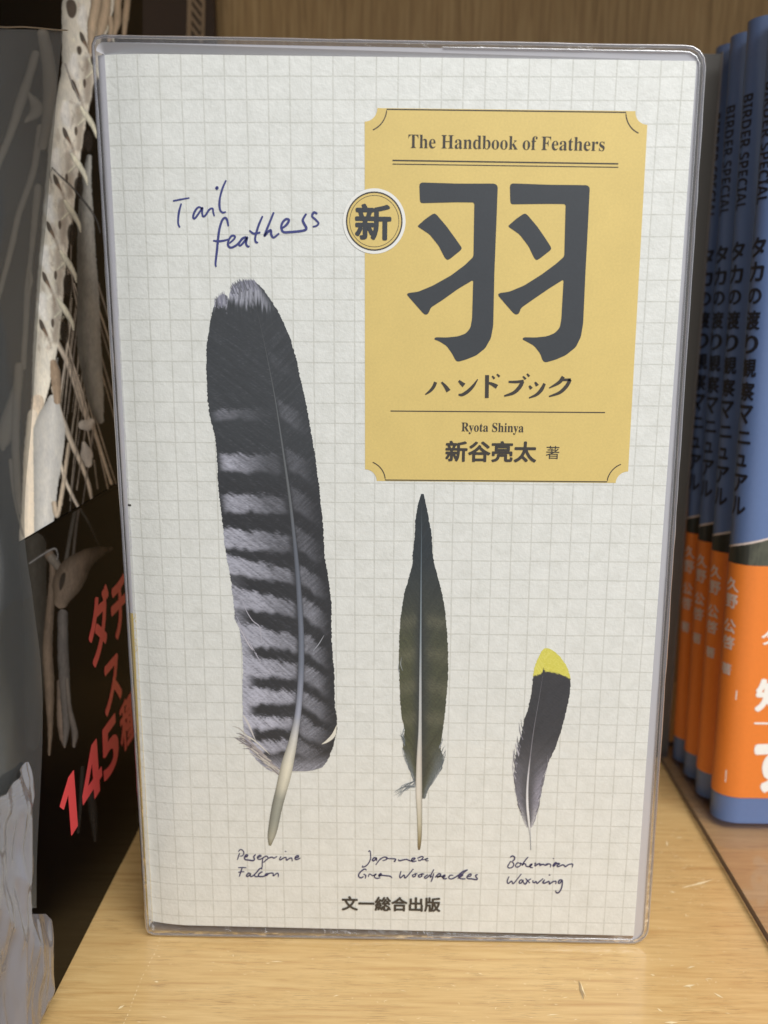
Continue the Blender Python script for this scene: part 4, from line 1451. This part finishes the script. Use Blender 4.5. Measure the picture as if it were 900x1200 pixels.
# ------------------------------------------------------------------ acrylic base plate on the right, and the board behind the blue books
M['acrylic'] = clear("tinted_acrylic", (0.97, 0.93, 0.93), (0.5, 0.45, 0.48), 0.06, 0.06, 0.0, 0.8)
M['acrylicedge'] = plain("dark_acrylic_edge", (100, 84, 92), 0.3, grain=0.1)
AO = (220, 30, -181.5)
pv, pf = box(137.5, 330, -80, 96, -181.3, -179.3)
plate = thing("acrylic_plate", "clear acrylic plate with a dark edge lying on the shelf under the blue books", "plate", AO)
tpv = [pv[i] for i in (4, 5, 6, 7)]
new_mesh_obj("plate_top", tpv, [(0, 1, 2, 3)], M['acrylic'], plate, AO)
new_mesh_obj("plate_edge", pv, [(0, 1, 5, 4), (1, 2, 6, 5), (2, 3, 7, 6), (3, 0, 4, 7)], M['acrylicedge'], plate, AO)

M['greyboard'] = plain("grey_board", (98, 94, 88), 0.4, grain=0.06, coat=0.2)
gb = MB()
v, f = box(118.5, 141.2, 97.5, 99.0, -181.5 + .1, 30.5)
gbt = thing("backing_board", "narrow grey board behind the orange-banded books, seen as a sliver beside the vinyl jacket", "board", (130, 98, -181.5))
new_mesh_obj("board_sheet", *box(116, 139.9, 89, 90.4, -181.4, 27.5), M['greyboard'], gbt, (130, 98, -181.5))
new_mesh_obj("clear_edge", *box(139.9, 140.4, 88.8, 90.6, -181.4, 28), M['rim'], gbt, (130, 98, -181.5))

# ------------------------------------------------------------------ blue bird books with orange bands
M['blue'] = plain("cornflower_blue_cover", (100, 123, 168), 0.35, grain=0.06, coat=0.25)
M['orange'] = plain("orange_paper_band", (240, 134, 50), 0.45, grain=0.06, coat=0.15)
M['spineink'] = plain("spine_black_ink", (34, 35, 44), 0.4, grain=0.1)
M['spinegrey'] = plain("spine_pale_ink", (222, 206, 196), 0.4, grain=0.08)
M['whiteink'] = plain("white_ink", (250, 248, 240), 0.4, grain=0.03)
M['photo'] = printed("dark_photo_print", 0.35, 0.2, 0.3, 700)
TH, BULGE, DEPTH = 10.6, 6.4, 112.0
HB = 210.5
# arc-length table of the spine profile; local x = 0 at the spine's leftmost line, y = 0 at the thickness centre
_tab = []
for k_ in range(0, 181):
    a = math.pi / 2 * k_ / 180
    _tab.append((BULGE * (1 - math.cos(a)), -TH / 2 * math.sin(a)))
_tab += [(BULGE + 2.0 * i, -TH / 2) for i in range(1, 54)]
_arc = np.r_[0, np.cumsum([math.dist(_tab[i], _tab[i + 1]) for i in range(len(_tab) - 1)])]


def wrap(s, z, lift=0.0):
    """s: distance from the spine's centre line, towards the front cover when positive"""
    a = abs(s)
    x = np.interp(a, _arc, [t[0] for t in _tab])
    y = np.interp(a, _arc, [t[1] for t in _tab])
    x2 = np.interp(a + .05, _arc, [t[0] for t in _tab])
    y2 = np.interp(a + .05, _arc, [t[1] for t in _tab])
    t = np.array([x2 - x, y2 - y])
    t /= np.linalg.norm(t) + 1e-12
    nrm = np.array([t[1], -t[0]])            # outward
    q = np.array([x, y]) + nrm * lift
    return (q[0], q[1] if s >= 0 else -q[1], z)


L0 = (0, 0, 0)


def sheet(ss, zf, lift, colf=None):
    """a strip wrapped round the spine: ss samples, zf(s) -> (z low, z high)"""
    v, f, c = [], [], []
    for s in ss:
        lo_, hi = zf(s)
        for q in range(4):
            z = lo_ + (hi - lo_) * q / 3
            v.append(wrap(s, z, lift))
            if colf:
                c.append(colf(s, z))
    for i in range(len(ss) - 1):
        for q in range(3):
            a = i * 4 + q
            f.append((a, a + 1, a + 5, a + 4))
    return v, f, c


SS = list(np.linspace(-15, -9, 3)) + list(np.linspace(-8.6, 8.6, 49)) + list(np.linspace(9.2, 110, 30))
SB_ = [-118, -60] + list(np.linspace(-15, -9, 3)) + list(np.linspace(-8.6, 8.6, 49)) + list(np.linspace(9.2, 118, 20))


def wrapped_text(name, s, s0, z0, s1, z1, mat, parent, bold=0.0, vertical=False, lift=.10):
    v, f, _ = text_geo(s, bold)
    bm = bmesh.new()
    bv = []
    for q in v:
        if vertical:                                     # reads downwards, letters turned clockwise
            a, b = s0 + (s1 - s0) * q[1], z1 - (z1 - z0) * q[0]
        else:
            a, b = s0 + (s1 - s0) * q[0], z0 + (z1 - z0) * q[1]
        bv.append(bm.verts.new((a, b, q[2])))
    for p in f:
        try:
            bm.faces.new([bv[i] for i in p])
        except ValueError:
            pass
    k = math.floor(s0 / .6)
    while k * .6 < s1 and s0 < 9:
        bmesh.ops.bisect_plane(bm, geom=bm.verts[:] + bm.edges[:] + bm.faces[:], plane_co=(k * .6, 0, 0), plane_no=(1, 0, 0))
        k += 1
    bm.verts.index_update()
    V = [wrap(q.co.x, q.co.y, lift + .004 * q.co.z) for q in bm.verts]
    F = [[w.index for w in p.verts] for p in bm.faces]
    bm.free()
    return new_mesh_obj(name, V, F, mat, parent, L0)


def photo_col(s, z):
    n_ = float(vnoise(s * 1.1, z * 1.4)) * .6 + float(vnoise(s * 3.1 + 7, z * 3.3)) * .4
    c = np.array(L_((40, 42, 38))) * (1 - n_) + np.array(L_((120, 122, 104))) * n_ * (0.25 if s < 6 else .9)
    return (c[0], c[1], c[2], 1.0)


def make_blue_book(label):
    t = thing("bird_book", label, "book", (141.5, 52, -179.3), "blue bird books with orange bands in a row")
    v, f, c = sheet(SB_, lambda s: (0.0, HB), 0.0)
    new_mesh_obj("cover", v, f, M['blue'], t, L0, shade=True)
    pb = box(6.6, 106, -TH / 2 + .4, TH / 2 - .4, 1.5, HB - 1.5)
    new_mesh_obj("page_block", *pb, M['pages'], t, L0)
    v, f, c = sheet(SB_, lambda s: (72.6, 77.4 + .30 * max(-4.0, min(40, s - 2))), .06, photo_col)
    ph = new_mesh_obj("photo_strip", v, f, M['photo'], t, L0, c, shade=True)
    v, f, c = sheet(SS, lambda s: (77.4 + .30 * max(-4.0, min(40, s - 2)) - .05, 77.9 + .30 * max(-4.0, min(40, s - 2))), .07)
    new_mesh_obj("white_line", v, f, M['spinegrey'], ph, L0)
    v, f, c = sheet(SB_, lambda s: (7.6, 72.8), .16)
    ob = new_mesh_obj("orange_band", v, f, M['orange'], t, L0, shade=True)
    # spine lettering
    wrapped_text("series_name", sans("BIRDER SPECIAL"), 0.1, 164, 3.5, 192.5, M['spineink'], t, 0, True)
    ttl = "タカの渡り観察マニュアル"
    for i, ch in enumerate(ttl):
        h, w = 4.9, 4.7
        zc = 156.6 - 5.95 * (i + .5)
        if ch == 'ュ':
            h, w = 3.2, 3.4
        if ch == 'ニ':
            h, w = 3.3, 4.6
        if ch == 'の':
            h, w = 4.0, 4.5
        wrapped_text("title_character", ch, 1.8 - w / 2, zc - h / 2, 1.8 + w / 2, zc + h / 2, M['spineink'], t, .03)
    for ch, zc in (("久", 67), ("野", 62.4), ("公", 55.6), ("啓", 51), ("著", 43.6)):
        h = 3.8 if ch != "著" else 3.2
        wrapped_text("author_character", ch, 2.2 - h / 2, zc - h / 2, 2.2 + h / 2, zc + h / 2, M['spinegrey'], ob, .02, lift=.24)
    return t, ob


labels = ["blue book with an orange band, foremost of its row, white lettering showing on its front",
          "second blue book from the front, orange band meeting the foremost book's rounded spine",
          "third blue book from the front, narrow spine between two others, blue foot hidden",
          "rearmost blue book in the row, its dim narrow spine next to the grey board"]
proto, ob0 = make_blue_book(labels[0])


def children(o):
    return [c for c in bpy.data.objects if c.parent == o]


LEAN = math.radians(3.3)
spots = [(141.6, 52.0), (141.3, 63.6), (141.2, 74.6), (140.9, 84.6)]
tree = [(c, children(c)) for c in children(proto)]
for i, (bx_, by_) in enumerate(spots):
    if i == 0:
        t = proto
    else:
        t = proto.copy()
        COL.objects.link(t)
        t['label'] = labels[i]
        for c, subs in tree:
            d = c.copy()
            COL.objects.link(d)
            d.parent = t
            for s_ in subs:
                e_ = s_.copy()
                COL.objects.link(e_)
                e_.parent = d
    t.location = W((bx_, by_, -179.2))
    t.rotation_euler = (-math.radians((2.2, 2.7, 3.2, 3.2)[i]), 0, (0, .012, -.01, .008)[i])
# white lettering on the foremost band's front: only that one shows it
fx = lambda X: X - 141.6 + 4.0


def front_text(name, s, X0, z0, X1, z1, bold):
    wrapped_text(name, s, fx(X0), z0 + 179.2, fx(X1), z1 + 179.2, M['whiteink'], ob0, bold, lift=.26)


front_text("front_lettering", "知", 147.9, -146.6, 157.5, -137.2, .045)
front_text("front_lettering", "す", 148.8, -170.0, 160, -153.4, .05)
front_text("front_lettering", "タ", 148.2, -127.8, 152.6, -123.4, .02)
front_text("front_lettering", "一", 148.2, -150.1, 160, -149.6, 0)

nk = MB()
for s0_, z0_, z1_ in ((5.4, 35.6, 38.2), (4.4, 11.5, 15.0)):
    v, f, c = sheet([s0_, s0_ + .25], lambda q: (z0_, z1_), .2)
    nk.add(v, f)
    nk.build("worn_nick", M['whiteink'], ob0, L0)
    nk = MB()
